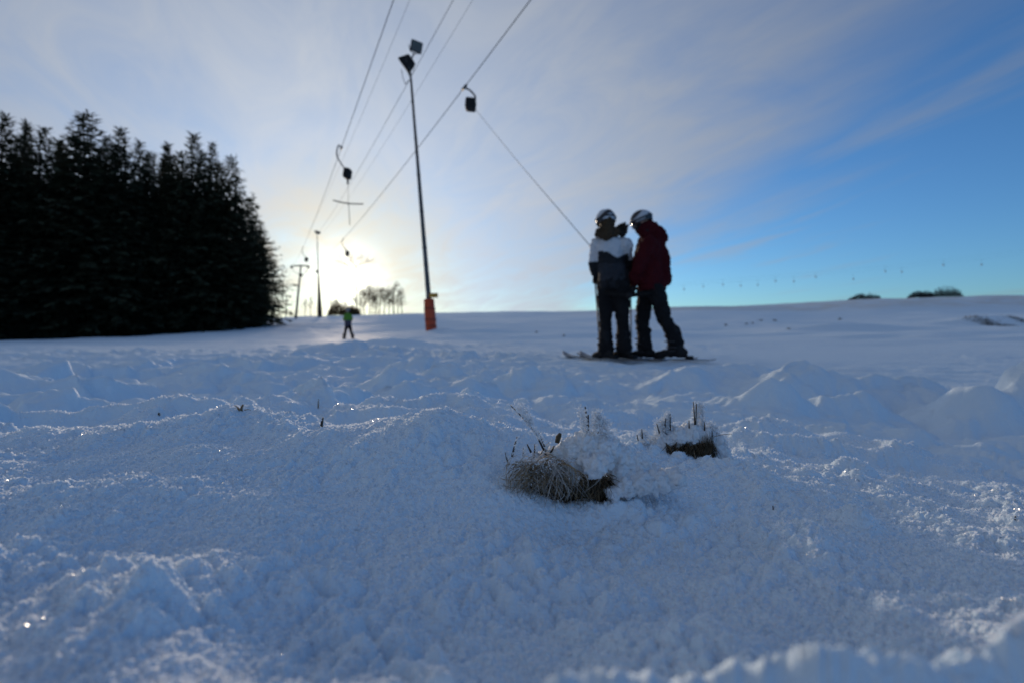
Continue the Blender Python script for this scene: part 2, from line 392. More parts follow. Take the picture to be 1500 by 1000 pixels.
def build_ground():
    t = np.linspace(-1.10, 1.10, 700); thf = np.arctan(t)
    side = R(47.8)+(np.pi-R(47.8))*np.linspace(0, 1, 72)[1:]**1.35
    th = np.concatenate([-side[::-1], thf, side[:-1]])
    lr = np.concatenate([np.linspace(math.log(.10), math.log(.24), 24, endpoint=False),
                         np.linspace(math.log(.24), math.log(1.1), 540, endpoint=False),
                         np.linspace(math.log(1.1), math.log(8), 300, endpoint=False),
                         np.linspace(math.log(8), math.log(130), 170, endpoint=False),
                         np.linspace(math.log(130), math.log(1500), 26)])
    r = np.exp(lr); n, k = len(r), len(th)
    X = (r[:, None]*np.sin(th)[None]).ravel(); Yy = (r[:, None]*np.cos(th)[None]).ravel()
    Z = ground(X, Yy)
    co = np.stack([X, Yy, Z], 1).astype(np.float32)
    co = np.concatenate([co, [[0, 0, float(Z[:k].mean())]]]).astype(np.float32)
    i = np.arange(n-1)[:, None]; j = np.arange(k)[None]; j1 = (j+1) % k
    q = np.stack([i*k+j, (i+1)*k+j, (i+1)*k+j1, i*k+j1], -1).reshape(-1, 4)[:, ::-1]
    tri = np.stack([np.full(k, n*k), np.arange(k), (np.arange(k)+1) % k], 1)[:, ::-1]
    loops = np.concatenate([q.ravel(), tri.ravel()]).astype(np.int32)
    starts = np.concatenate([np.arange(len(q))*4, len(q)*4+np.arange(len(tri))*3]).astype(np.int32)
    me = bpy.data.meshes.new('snow_ground'); me.vertices.add(len(co)); me.vertices.foreach_set('co', co.ravel())
    me.loops.add(len(loops)); me.loops.foreach_set('vertex_index', loops)
    me.polygons.add(len(starts)); me.polygons.foreach_set('loop_start', starts)
    me.update(calc_edges=True); me.validate()
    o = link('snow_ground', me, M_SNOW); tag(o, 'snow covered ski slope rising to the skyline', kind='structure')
    return o
build_ground()

random.seed(3)
nprand = np.random.default_rng(5)

# ------------------------------------------------------------------ spruces
M_NEEDLE = mat('spruce_needles', (.026, .032, .018), .75, spec=.2, col2=(.050, .055, .030), vscale=1.3, transl=.12)
M_NEEDLE2 = mat('warm_lit_needles', (.055, .046, .022), .75, spec=.2, col2=(.035, .040, .020), vscale=1.0, transl=.25)  # brown tint carries the warm sunlight on the end of the stand
M_BARK = mat('bark', (.035, .027, .020), .9, spec=.1, var=.4, vscale=6, bump=.6, bscale=14)

def spruce_meshes(seed, H=17.0, rad=3.6, full=1.0, low=.25, foot=.72, bulge=2.2):
    rd = random.Random(seed); V = []; Fc = []
    def twig(p, d, l, w):
        d = d.normalized(); s = d.cross(Vector((rd.uniform(-.5, .5), rd.uniform(-.5, .5), 1))).normalized()*w
        k = len(V); V.extend((p-s*.5, p+d*l*.45-s+Vector((0, 0, .02)), p+d*l, p+d*l*.45+s)); Fc.append((k, k+1, k+2, k+3))
    h = low
    while h < H-.25:
        t = h/H
        L = rad*(1-t)**(.62+.22*t)*min(1, foot+bulge*t) + .06
        L *= full*(1+.10*math.sin(h*2.1+seed))
        nb = 11 if t < .75 else 8
        a0 = rd.uniform(0, 6.28)
        for b in range(nb):
            a = a0+6.283*b/nb+rd.uniform(-.35, .35); l = L*rd.uniform(.62, 1.16)
            tilt = .35*(t-.45)+rd.uniform(-.12, .12)
            out = Vector((math.cos(a), math.sin(a), tilt)); base = Vector((0, 0, h+rd.uniform(-.15, .15)))
            steps = max(3, int(l/.34))
            for s in range(steps):
                f = (s+rd.uniform(.2, 1))/steps
                p = base+out*l*f+Vector((0, 0, -.55*(l/rad if rad else 0)*f*f*(1-t)+.10*f*f*l*t))
                sw = rd.choice((-1, 1))*rd.uniform(.25, 1.0); ca, sa = math.cos(a+sw), math.sin(a+sw)
                tl = rd.uniform(.42, .85)*(1.15-.35*f)*(1.0 if t < .72 else max(.30, 1-2.4*(t-.72)))
                twig(p, Vector((ca, sa, rd.uniform(-.75, .12))), tl, tl*.24)
                if rd.random() < .75: twig(p, Vector((math.cos(a-sw), math.sin(a-sw), rd.uniform(-1.0, 0))), tl*.9, tl*.26)
            twig(base+out*l*.82+Vector((0, 0, -.5*(l/rad)*(1-t)*.7)), Vector((out.x, out.y, tilt+.15)), .5, .07)
        h += rd.uniform(.24, .36)*(1 if t < .8 else .85)
    for k in range(10): twig(Vector((0, 0, H-.9+.08*k)), Vector((rd.uniform(-1, 1), rd.uniform(-1, 1), 1.0)), .28, .05)
    me = bpy.data.meshes.new('spruce_crown'); me.from_pydata(V, [], Fc); me.update()
    tb = MB(); tb.tube([(0, 0, -.8), (0, 0, H*.3), (0, 0, H*.7), (0, 0, H)], [.24, .19, .10, .012], 9)
    return me, tb.mesh('spruce_trunk')
SPR = [spruce_meshes(1, 17, 3.9), spruce_meshes(2, 17, 5.0), spruce_meshes(3, 17, 3.3), spruce_meshes(4, 17, 4.3, 1.1)]
THIN = spruce_meshes(9, 17, 1.9, .85)
for me, tm in SPR+[THIN]:
    me.materials.append(M_NEEDLE); tm.materials.append(M_BARK)
WARM_TINT = spruce_meshes(6, 17, 6.5, 1.0, .1, .36, 1.9); WARM_TINT[0].materials.append(M_NEEDLE2); WARM_TINT[1].materials.append(M_BARK)
def spruce(px, ptop, Y, proto, label, wide=1.0):
    b = on_ground(px, Y); top = (500-ptop)/F*Y; s = (top-b.z)/17.0
    t = root('spruce_tree', b); tag(t, label, 'tree', 'spruces of the dark stand beside the piste')
    rz = random.uniform(0, 6.28)
    for nm, me in (('crown', proto[0]), ('trunk', proto[1])):
        o = bpy.data.objects.new(nm, me); C.objects.link(o); o.parent = t
        o.scale = (s*wide, s*wide, s); o.rotation_euler = (random.uniform(-.02, .02), random.uniform(-.02, .02), rz)
    return t
LF = 'dark spruce in the front row of the dense stand'
LB = 'dark spruce deeper inside the dense stand, only its upper part showing'
YF = lambda px: 40+13*px/395
front = [(-150,150,SPR[0],1),(-75,185,SPR[1],1),(4,165,SPR[2],1),(62,184,SPR[0],1),(180,187,SPR[2],1),(201,206,SPR[0],.9),(226,222,SPR[3],.9),(254,228,SPR[0],.9),(311,208,SPR[2],.8)]
for px, pt, pr, w in front: spruce(px, pt, YF(px)+random.uniform(-.8, 1.2), pr, LF, w)
spruce(131, 164, YF(131)-1, SPR[1], 'broad spruce with the highest tip of the dark stand', 1.15)
spruce(281, 193, YF(281)-.6, SPR[3], 'spruce with a thick bushy top standing clear of its lower neighbours', .95)
spruce(342, 226, YF(342)-.3, SPR[1], 'spruce at the open end of the stand, branches sloping down to the piste', 1.0)
for px, pt, pr in ((36,174,THIN),(84,204,THIN),(240,205,THIN)):
    spruce(px, pt, YF(px)+9, pr, 'thin pale topped spruce showing between two front row spruces')
for px, pt in ((-120,190),(-50,205),(30,210),(95,215),(110,205),(155,210),(168,222),(215,235),(238,238),(268,232),(298,235),(322,245),(20,232),(145,228)):
    spruce(px, pt-11, YF(px)+random.uniform(3, 7), random.choice(SPR), LB)
spruce(369, 290, 55.5, SPR[3], 'short spruce filling the outer corner of the stand', 1.0)
for px, pt, Y, w in ((381, 325, 56, 1.0),):
    spruce(px, pt, Y, WARM_TINT, 'low warm tinted conifer at the sunlit end of the stand', w)
# low growth along the foot of the stand
for px in (-40, 30, 95, 150, 205, 262, 318, 352):
    Y = YF(px)-2.6+random.uniform(-.5, .5)
    spruce(px, 500-(500-470)*1.0-random.uniform(0, 26), Y, random.choice((SPR[1], SPR[3])), 'young low spruce at the foot of the dense stand', 1.9)

# ------------------------------------------------------------------ bare trees beyond the crest
M_TWIG = mat('bare_twigs', (.15, .10, .06), .85, spec=.2, var=.4, vscale=2)
def bare_tree(px, ptop, Y, label, name='bare_tree', spread=.55, crown_from=.45, seed=1, width=1.0, dense=5, base_drop=0.0, group='bare trees behind the crest', trunk=.02):
    rd = random.Random(seed); b = on_ground(px, Y, -base_drop); H = (500-ptop)/F*Y-b.z
    t = root(name, b); tag(t, label, 'tree', group)
    tk = MB(); cr = MB()
    tk.tube([b, b+Vector((rd.uniform(-.02, .02)*H, 0, H*crown_from)), b+Vector((rd.uniform(-.03, .03)*H, 0, H*.8))], [H*trunk, H*trunk*.75, H*trunk*.3], 7)
    def grow(p, d, l, r, dep):
        q = p+d*l; cr.tube([p, p.lerp(q, .5)+Vector((rd.uniform(-1, 1), rd.uniform(-1, 1), rd.uniform(-.3, 1)))*l*.07, q], [r, r*.8, r*.6], 3, cap=False)
        if dep == 0: return
        for k in range(3 if dep > 1 else 4):
            nd = (d+Vector((rd.gauss(0, spread), rd.gauss(0, spread), rd.gauss(.12, spread*.7)))).normalized()
            grow(p.lerp(q, rd.uniform(.45, 1)), nd, l*rd.uniform(.58, .82), r*.58, dep-1)
    for k in range(9):
        h = crown_from+(.88-crown_from)*k/8
        a = rd.uniform(0, 6.28)
        d = Vector((math.cos(a)*width, math.sin(a)*width, rd.uniform(.35, 1.2))).normalized()
        grow(b+Vector((0, 0, H*h)), d, H*(.27-.12*k/8), H*trunk*.38, dense-2)
    tk.build('trunk', M_TWIG, t); cr.build('crown', M_TWIG, t)
    return t
BT = 'tall bare tree in the row behind the crest'
for i, (px, pt, Y) in enumerate(((527,424,118),(534,421,117),(541,423,119),(549,420,116),(556,422,118),(563,424,120),(530,430,121),(545,428,122),(553,427,121),(570,426,117),(583,425,115))):
    bare_tree(px, pt, Y, BT, seed=20+i, crown_from=.26, width=.95, dense=6, trunk=.020, spread=.62)
bare_tree(577, 419, 114, 'widest bare tree with round crown at the end of the row', seed=31, crown_from=.35, width=1.2, dense=6, trunk=.026)
bare_tree(589, 429, 113, 'lower bare tree with finely branched crown beside the widest bare tree', seed=32, crown_from=.25, width=1.2, dense=6, trunk=.026)
bare_tree(522, 381, 122, 'tallest bare tree, its crown high in the glare of the sun', seed=33, crown_from=.80, width=1.5, dense=6, trunk=.010)
bare_tree(484, 432, 114, 'narrow bare tree beside the low round thicket on the crest', seed=34, crown_from=.30, width=.7, dense=5)
bare_tree(455, 436, 108, 'slender bare sapling beside the far light mast', name='bare_sapling', seed=35, crown_from=.3, width=.3, dense=4, group='saplings on the crest')
bare_tree(447, 440, 109, 'shortest bare sapling between lift pylon and far light mast', name='bare_sapling', seed=36, crown_from=.3, width=.3, dense=4, group='saplings on the crest')
def thicket(px, pw, ptop, Y, label, m, name='thicket', seed=0, base_py=None):
    rd = random.Random(seed); b = on_ground(px, Y); w = pw/F*Y/2; H = (500-ptop)/F*Y-b.z
    t = root(name, b); tag(t, label, 'bush')
    st = MB(); lf = MB()
    for k in range(26):
        a = rd.uniform(0, 6.28); q = rd.random()**.5
        tip = b+Vector((math.cos(a)*w*q, math.sin(a)*w*q*.8, H*math.sqrt(max(.05, 1-q*q))*rd.uniform(.8, 1)))
        st.tube([b+Vector((math.cos(a)*w*q*.5, math.sin(a)*w*q*.4, -.2)), tip], [.05, .012], 4)
    V = []; Fc = []
    for k in range(1500):
        a = rd.uniform(0, 6.28); q = rd.random()**.5; hh = math.sqrt(max(0, 1-q*q))
        p = b+Vector((math.cos(a)*w*q, math.sin(a)*w*q*.8, H*hh*rd.uniform(.15, 1.03)*(.85+.25*math.sin(a*3+seed))))
        d = Vector((rd.uniform(-1, 1), rd.uniform(-1, 1), rd.uniform(-.3, 1))).normalized()*.28; s = d.orthogonal().normalized()*.10
        i = len(V); V.extend((p-d*.5, p+s, p+d, p-s)); Fc.append((i, i+1, i+2, i+3))
    lf.add(V, Fc)
    st.build('stems', m, t); lf.build('crown', m, t)
M_BUSH = mat('brown_thicket', (.17, .105, .05), .85, spec=.2, var=.4, vscale=2, transl=.35)
M_BUSHD = mat('grey_thicket', (.045, .050, .055), .85, spec=.2, var=.3, vscale=2)
thicket(497, 34, 440, 110, 'low round brown thicket on the crest below the sun', M_BUSH, seed=1)
thicket(517, 22, 448, 111, 'small brown thicket at the foot of the bare trees', M_BUSH, seed=2)
thicket(1266, 44, 430, 128, 'flat dark hedge on the upper field, standing alone', M_BUSHD, 'hedge', seed=3)
thicket(1349, 34, 426, 128, 'low sloping hedge beside the longer dark hedge', M_BUSHD, 'hedge', seed=4)
thicket(1386, 42, 421, 128, 'higher dark hedge on the upper field', M_BUSHD, 'hedge', seed=5)

# ------------------------------------------------------------------ lift: ropes, pylons, hangers, light masts
M_STEEL = mat('dull_steel', (.10, .105, .11), .5, metal=.7, var=.3, vscale=3, bump=.2, bscale=30)
M_MAST = mat('galvanised_mast', (.17, .175, .18), .55, metal=.5, var=.35, vscale=2.5, bump=.2, bscale=20)
M_BLACK = mat('black_plastic', (.018, .018, .02), .7, spec=.2, var=.3, vscale=6)
M_ROPE = mat('wire_rope', (.05, .05, .055), .6, metal=.4, var=.3, vscale=20)
M_PAD = mat('orange_mast_pad', (.60, .085, .022), .6, col2=(.48, .060, .018), vscale=4, bump=.4, bscale=7)
M_YEL = mat('yellow_box', (.62, .30, .03), .55, var=.25, vscale=5)
M_GLASS = mat('lamp_glass', (.075, .085, .085), .35, spec=.5, var=.15, vscale=4)
M_WOOD = mat('t_bar_rubber', (.014, .013, .013), .85, spec=.15, var=.4, vscale=10)

def rope(name, pts, r, label, n=40):
    """smooth curve through points (x, y, z), lengthwise in y"""
    ys = [p[1] for p in pts]; deg = min(3, len(pts)-1)
    cx = np.polyfit(ys, [p[0] for p in pts], 1); cz = np.polyfit(ys, [p[2] for p in pts], min(2, deg))
    yy = np.linspace(min(ys), max(ys), n)
    mb = MB(); P = [Vector((np.polyval(cx, y), y, np.polyval(cz, y))) for y in yy]
    mb.tube(P, r, 8); o = mb.build(name, M_ROPE); tag(o, label, 'cable', 'overhead lines of the ski lift')
    return lambda y: Vector((np.polyval(cx, y), y, np.polyval(cz, y)))
PYL_Y = 86.0
eR = at(452, 391, PYL_Y); eL = at(427, 391, PYL_Y)
kx = -.464
def onplan(px, py, x0): # where the pixel's ray meets the vertical plane x = x0 + kx*y
    u = (px-750)/F; y = x0/(u-kx); return Vector((u*y, y, (500-py)/F*y))
xE = eR.x-kx*PYL_Y; xA = eL.x-kx*PYL_Y
pE = [onplan(790, 0, xE), onplan(680, 136, xE), onplan(540, 300, xE), eR]
pA = [onplan(583, 0, xA), onplan(500, 203, xA), onplan(455, 340, xA), eL]
def back(pts, y):  # go on behind the camera to the next pylon
    a, b = pts[0], pts[1]; return Vector((a.x+(y-a.y)*kx, y, a.z+.9))
rE = rope('haul_rope', [back(pE, -14)]+pE, .0115, 'haul rope of the lift that tows the two skiers')
rA = rope('haul_rope', [back(pA, -14)]+pA, .0105, 'haul rope of the lift with the empty T bar hanging from it')
# onward from the far pylon over the crest
for e, q, lb in ((eR, at(424, 436, 165), 'right haul rope going on from the pylon over the crest'), (eL, at(415, 436, 165), 'left haul rope going on from the pylon over the crest')):
    mb = MB(); mb.tube([e, e.lerp(q, .5)+Vector((0, 0, -.6)), q], .013, 6); tag(mb.build('haul_rope', M_ROPE), lb, 'cable', 'overhead lines of the ski lift')

# light mast close by, leaning a little
MY = 28.0
def light_mast(Y, base, top, label, near=True):
    b = on_ground(base[0], Y); tp = at(top[0], top[1], Y); ax = (tp-b)
    t = root('light_mast', b); tag(t, label, 'light mast', 'light masts along the lift')
    s = ax.length/15.0
    mb = MB(); mb.tube([b-ax*.03, b+ax*.12, b+ax*.5, tp], [.155*s, .145*s, .11*s, .055*s], 14); mb.build('pole', M_MAST, t)
    return t, b, tp, ax
t, b, tp, ax = light_mast(MY, (632, 487), (600.5, 100), 'tall leaning light mast with orange padding round its foot')
axn = ax.normalized()
mb = MB()
n = 9; zz = [0, .02, .30, .34, .66, .70, 1.25, 1.29, 1.77, 1.80]; rr = [.285, .30, .305, .297, .308, .298, .306, .29, .28, .20]
mb.tube([b+axn*(z*1.0+.0) for z in zz], rr, 20); mb.build('foot_padding', M_PAD, t)
M_STRAP = mat('pad_strap', (.05, .02, .015), .7)
pad = [o for o in t.children if o.name.startswith('foot_padding')][0]
for z in (.32, .68, 1.27):
    mb = MB(); P = [b+axn*z+Vector((math.cos(a)*.312, math.sin(a)*.312, 0)) for a in np.linspace(0, 6.283, 25)]; mb.tube(P, .022, 6); mb.build('strap', M_STRAP, pad)
mb = MB(); mb.tube([b+axn*(1.8+k*1.2)+Vector((.10-.004*k, -.135+.006*k, 0)) for k in range(11)], .022, 6); mb.build('cable_conduit', M_BLACK, t)
for k in range(6):
    q = b+axn*(2.6+2.0*k); rr_ = .15-.0062*(2.6+2*k)
    mb = MB(); mb.tube([q-axn*.04, q+axn*.04], rr_+.012, 14); mb.build('clamp_band', M_STEEL, t)
mb = MB(); bx = at(635, 433, MY-.2); mb.box(bx, (.46, .16, .24), bevel=.08); ob = mb.build('switch_box', M_YEL, t)
mb = MB(); mb.box(bx+Vector((0, -.09, 0)), (.34, .02, .16), bevel=.2); mb.build('lid', M_YEL, ob)
def floodlight(parent, c, face, size, mount):
    """box lamp facing `face`, held by a bent bracket from `mount`"""
    q = Vector(face).to_track_quat('-Y', 'Z'); w, d, h = size
    mb = MB()
    bm = bmesh.new(); bmesh.ops.create_cube(bm, size=1)
    for v in bm.verts:
        k = 1.0 if v.co.y < 0 else .62
        v.co = Vector((v.co.x*w*k, v.co.y*d, v.co.z*h*k))
    bmesh.ops.bevel(bm, geom=bm.edges[:], offset=.03, segments=2, affect='EDGES')
    bm.transform(Matrix.Translation(c) @ q.to_matrix().to_4x4()); bm.verts.index_update()
    mb.add([v.co for v in bm.verts], [[v.index for v in f.verts] for f in bm.faces]); bm.free()
    o = mb.build('floodlight', M_BLACK, parent, smooth=False)
    mb = MB(); mb.box(c+q @ Vector((0, -d*.5-.008, 0)), (w*.84, .02, h*.84), rot=q, bevel=.2); mb.build('lamp_glass', M_GLASS, o)
    mb = MB()
    for sx in (-1, 1):
        p0 = c+q @ Vector((sx*(w*.5+.03), 0, 0)); mb.tube([p0, p0.lerp(mount, .55)+Vector((sx*.10, 0, -.05)), mount], .022, 6)
    mb.build('bracket', M_STEEL, o)
head = at(603, 84, MY)
mb = MB(); mb.tube([tp, at(602, 88, MY), at(607, 78, MY)], [.05, .045, .04], 10); mb.build('mast_head', M_STEEL, t)
floodlight(t, at(608.5, 69, MY-.1), (.55, -.72, -.38), (.72, .32, .60), at(607, 80, MY))
floodlight(t, at(597.5, 92, MY-.15), (-.80, .10, -.58), (.72, .60, .74), at(600, 112, MY))
mb = MB(); mb.tube([at(606, 92, MY-.1), at(606.5, 104, MY-.1), at(601, 116, MY)], .018, 6); mb.tube([at(588, 102, MY-.1), at(590, 114, MY-.1), at(594, 124, MY)], .018, 6); mb.tube([at(594, 124, MY), at(600, 117, MY)], .018, 6)
mb.build('cable_loop', M_ROPE, t)
# far light mast
FY = 93.0
t2, b2, tp2, ax2 = light_mast(FY, (468.5, 461), (464.5, 343), 'far light mast standing on the crest beside the lift pylon')
mb = MB(); mb.tube([b2, b2+ax2*.1, b2+ax2*.30, b2+ax2*.52], [.42, .40, .25, .12], 12); mb.build('lower_shaft', mat('rusty_shaft', (.10, .05, .03), .7, var=.4, vscale=2), t2)
floodlight(t2, at(463.5, 340, FY), (-.6, -.6, -.4), (.62, .36, .55), tp2); floodlight(t2, at(466.5, 341, FY), (.6, -.6, -.4), (.62, .36, .55), tp2)
mb = MB(); mb.box(at(464.3, 398, FY-.2), (.36, .3, .5)); mb.build('switch_box', M_BLACK, t2)

# electric lines on the masts
tpC = at(600, 112, MY); kc = (tp2.x-tpC.x)/(FY-MY); xC = tpC.x-kc*MY
def onC(px, py, off=0.0):
    u = (px-750)/F; y = (xC+off)/(u-kc); return Vector((u*y, y, (500-py)/F*y))
pC = [onC(668, 0), tpC, onC(525, 250), tp2]
def back2(a): return Vector((a.x+(-10-a.y)*kc, -10, a.z-.3))
rope('power_line', [back2(pC[0])]+pC, .013, 'power line running over the tops of the light masts')
pD = [onC(697, 0, .9), onC(612, 128, .9), tp2+Vector((.9, 0, .1))]
rope('power_line', [back2(pD[0])]+pD, .007, 'thin wire just to the right of the power line on the masts')
pB = [onC(604.5, 0, -1.85), onC(548, 120, -1.85), tp2+Vector((-1.85, 0, .1))]
rope('power_line', [back2(pB[0])]+pB, .007, 'thin wire between the power line and the left haul rope')

# lift pylons of the T shape
def pylon(px_b, py_b, Y, cl, cr, label):
    b = on_ground(px_b, Y); t = root('lift_pylon', b); tag(t, label, 'pylon', 'T pylons of the lift')
    mid = cl.lerp(cr, .55); s = (cr-cl).length/2.9
    mb = MB(); mb.tube([b-Vector((0, 0, .4)), b.lerp(mid, .5), mid+Vector((0, 0, .15*s))], [.20*s, .17*s, .12*s], 12); mb.build('post', M_STEEL, t)
    mb = MB(); mb.tube([cl+Vector((-.15*s, 0, .12*s)), mid+Vector((0, 0, .18*s)), cr+Vector((.15*s, 0, .12*s))], [.09*s, .13*s, .09*s], 8); mb.build('cross_arm', M_STEEL, t)
    mb = MB()
    for e in (cl, cr):
        mb.tube([e.lerp(mid, .12)+Vector((0, 0, .1*s)), e.lerp(mid, .2)+Vector((0, 0, -.75*s)), mid+Vector((-.04*s, 0, -1.5*s))], .035*s, 6)
    mb.build('brace', M_STEEL, t)
    for e in (cl, cr):
        for k in (-1, 1):
            mb = MB(); c = e+Vector((0, .22*k*s, -.14*s))
            mb.tube([c+Vector((-.05*s, 0, 0)), c+Vector((.05*s, 0, 0))], .16*s, 14); mb.build('sheave', M_BLACK, t)
    mb = MB(); mb.box(mid+Vector((.02*s, -.1, -1.45*s)), (.5*s, .4*s, .5*s)); mb.build('junction_box', M_BLACK, t)
pylon(433, 463, PYL_Y, eL, eR, 'steel T pylon carrying both haul ropes at the end of the spruce stand')
pylon(418, 466, 165, at(413.5, 434.5, 165), at(426, 434.5, 165), 'small distant T pylon beyond the crest')

# hangers
def hanger(name, hook_pts, box_c, box_size, box_rot, label, cord=None, bar=None, group='tow hangers on the lift ropes', arm_r=.028, cord_r=.007, bm_=None):
    t = root(name, hook_pts[0]); tag(t, label, 'tow hanger', group)
    # smooth arm
    P = [Vector(p) for p in hook_pts]; Q = []
    for i in range(len(P)-1):
        p0, p1, p2, p3 = P[max(i-1, 0)], P[i], P[i+1], P[min(i+2, len(P)-1)]
        for k in range(6):
            u = k/6; Q.append(.5*((2*p1)+(p2-p0)*u+(2*p0-5*p1+4*p2-p3)*u*u+(3*p1-p0-3*p2+p3)*u**3))
    Q.append(P[-1])
    mb = MB(); mb.tube(Q, arm_r, 8); mb.build('hook_arm', M_STEEL, t)
    mb = MB(); g = P[0]; dirn = Vector((kx, 1, .05)).normalized()
    mb.tube([g-dirn*.17, g+dirn*.17], arm_r*1.5, 8); mb.build('rope_clamp', M_STEEL, t)
    mb = MB(); mb.box(box_c, box_size, rot=box_rot, bevel=.16); o = mb.build('spring_box', bm_ or M_BLACK, t)
    if cord:
        mb = MB(); mb.tube(cord, cord_r, 6); mb.build('tow_cord', M_ROPE, t)
    if bar:
        stem, arms = bar
        mb = MB(); mb.tube(stem, .014, 8); mb.build('bar_stem', M_STEEL, t)
        mb = MB(); mb.tube(arms, .026, 8); mb.build('cross_bar', M_WOOD, t)
        mb = MB(); mb.ball(arms[len(arms)//2], .045); mb.build('bar_joint', M_BLACK, t)
    return t
# empty one on the left rope
h0 = rA(onplan(500, 203, xA).y); Yh = h0.y
d0 = (h0.x/Yh*F+750, 500-h0.z/Yh*F)
o_ = lambda px, py, dy=0: at(d0[0]+(px-500), d0[1]+(py-203), Yh+dy)
hanger('tow_hanger', [h0, o_(496, 199), o_(493.2, 210), o_(495.5, 219), o_(505, 233.5)], o_(509, 240.5), (.27, .44, .40), Quaternion((0, 1, 0), R(8)),
       'empty tow hanger with T bar dangling from the left haul rope',
       cord=[o_(509.3, 246), o_(509.5, 256), o_(510.5, 283)], bar=([o_(510.5, 282), o_(512.5, 316)], [o_(488, 279.5), o_(500, 282.6), o_(511, 284.5), o_(522, 285), o_(532, 285)]))
mb = MB(); mb.tube([o_(509.4, 248), o_(509.5, 256)], .045, 8); tgt = [o for o in bpy.data.objects if o.name.startswith('tow_hanger')][-1]; mb.build('cord_sleeve', M_BLACK, tgt)
# the skiers' one
h1 = rE(onplan(680, 136, xE).y); Y1 = h1.y; d1 = (h1.x/Y1*F+750, 500-h1.z/Y1*F)
e_ = lambda px, py, dy=0: at(d1[0]+(px-679), d1[1]+(py-136), Y1+dy)
grip = at(919, 424, 6.32)
hanger('tow_hanger', [h1, e_(686, 139), e_(691.5, 144), e_(695, 149), e_(695, 156)], e_(688.5, 161), (.31, .40, .31), Quaternion((0, 1, 0), R(6)),
       'tow hanger pulling the two skiers, its cord stretched down to them',
       cord=[e_(694, 166), e_(694, 166).lerp(grip, .5)+Vector((0, 0, -.05)), grip], cord_r=.0055,
       bar=([grip, at(921, 432, 5.98)], [at(886, 428, 6.00), at(903, 431, 5.97), at(921, 433, 5.96), at(940, 431, 5.97), at(957, 429, 5.98)]))
# two far ones
for ropef, px0, px, lab in ((rA, xA, 444, 'small far tow hanger on the left haul rope near the pylon'), (rE, xE, 503, 'small far tow hanger on the right haul rope in front of the sun')):
    hp = ropef(onplan(px, 350, px0).y); Yq = hp.y
    f_ = lambda ax_, az_: hp+Vector((ax_, 0, az_))
    hanger('tow_hanger', [f_(0, 0), f_(-.12, -.35), f_(.05, -.75), f_(.3, -1.05)], f_(.33, -1.22), (.24, .40, .42), Quaternion((0, 1, 0), R(10)), lab,
           cord=[f_(.33, -1.4), f_(.35, -2.6)])

# second lift far off over the upper field
LY = 128.0
M_FARBOX = mat('hazed_spring_box', (.30, .32, .34), .6, var=.2)  # far boxes lightened in their colour to suggest haze over the distance
FH = [(1002,424),(1030,420),(1059,417),(1085,419),(1110,417.5),(1136,412),(1163,412.5),(1195,406),(1250,409),(1297,397.5),(1321,398.5),(1382,388.5),(1438,388)]
for k, (a, b) in enumerate((((940, 420), (1700, 344)), ((940, 424), (1700, 350)))):
    p, q = at(*a, LY+2*k), at(*b, LY+2*k)
    mb = MB(); mb.tube([p, p.lerp(q, .5)+Vector((0, 0, -1.0)), q], .006, 6)
    tag(mb.build('haul_rope', M_ROPE), 'faint haul rope of the distant second lift above the upper field', 'cable', 'ropes of the distant lift')
for k, (px, py) in enumerate(FH):
    c = at(px, py, LY+random.choice((0, 2)))
    f_ = lambda ax_, az_: c+Vector((ax_, 0, az_))
    hanger('tow_hanger', [f_(0, 1.1), f_(-.15, .8), f_(0, .25)], c, (.27, .27, .36), Quaternion(), 'tiny tow hanger on the distant second lift', cord=[f_(0, -.2), f_(0, -1.3)], group='hangers of the distant lift', arm_r=.014, cord_r=.005, bm_=M_FARBOX)

# ------------------------------------------------------------------ people
M_SKIN = mat('skin', (.55, .34, .25), .5, var=.12, vscale=20)
M_WHITE = mat('white_cloth', (.62, .63, .66), .75, spec=.25, var=.10, vscale=7, bump=.3, bscale=90)
M_BLKC = mat('black_cloth', (.016, .017, .021), .8, spec=.25, var=.3, vscale=9, bump=.3, bscale=90)
M_GREYC = mat('charcoal_cloth', (.030, .033, .042), .8, spec=.25, var=.2, vscale=9, bump=.3, bscale=90)
M_PANTS = mat('black_trousers', (.011, .011, .013), .85, spec=.2, var=.3, vscale=9, bump=.3, bscale=90)
M_RED = mat('dark_red_cloth', (.060, .006, .009), .85, spec=.12, col2=(.045, .004, .007), vscale=8, bump=.3, bscale=90)
M_HAIR = mat('brown_hair', (.060, .036, .016), .7, spec=.3, var=.5, vscale=40)
M_HAIRD = mat('dark_hair', (.022, .016, .012), .7, spec=.3, var=.5, vscale=40)
M_HW = mat('helmet_white', (.52, .55, .60), .4, var=.05)
M_HB = mat('helmet_black', (.02, .022, .03), .3, var=.2)
M_LENS = mat('goggle_lens', (.02, .02, .03), .08, spec=.9)
M_GLOVE = mat('black_gloves', (.016, .016, .018), .7, var=.3, vscale=20, bump=.3, bscale=120)
M_BOOT = mat('black_boots', (.015, .015, .017), .7, spec=.2, var=.3, vscale=10)
M_SKI = mat('ski_top', (.30, .33, .38), .45, col2=(.06, .06, .07), vscale=4)
M_HIVIS = mat('hi_vis_vest', (.11, .28, .025), .7, var=.15, vscale=8)
M_PURP = mat('purple_grey_cloth', (.075, .065, .10), .8, var=.3, vscale=8)
M_LIP = mat('lips', (.42, .16, .14), .5); M_EYE = mat('eye_white', (.75, .75, .72), .2)

def basis(f, u=Vector((0, 0, 1))):
    f = Vector(f).normalized(); s = f.cross(u).normalized(); u = s.cross(f).normalized()
    return Matrix((s, f, u)).transposed()        # columns: right, forward, up

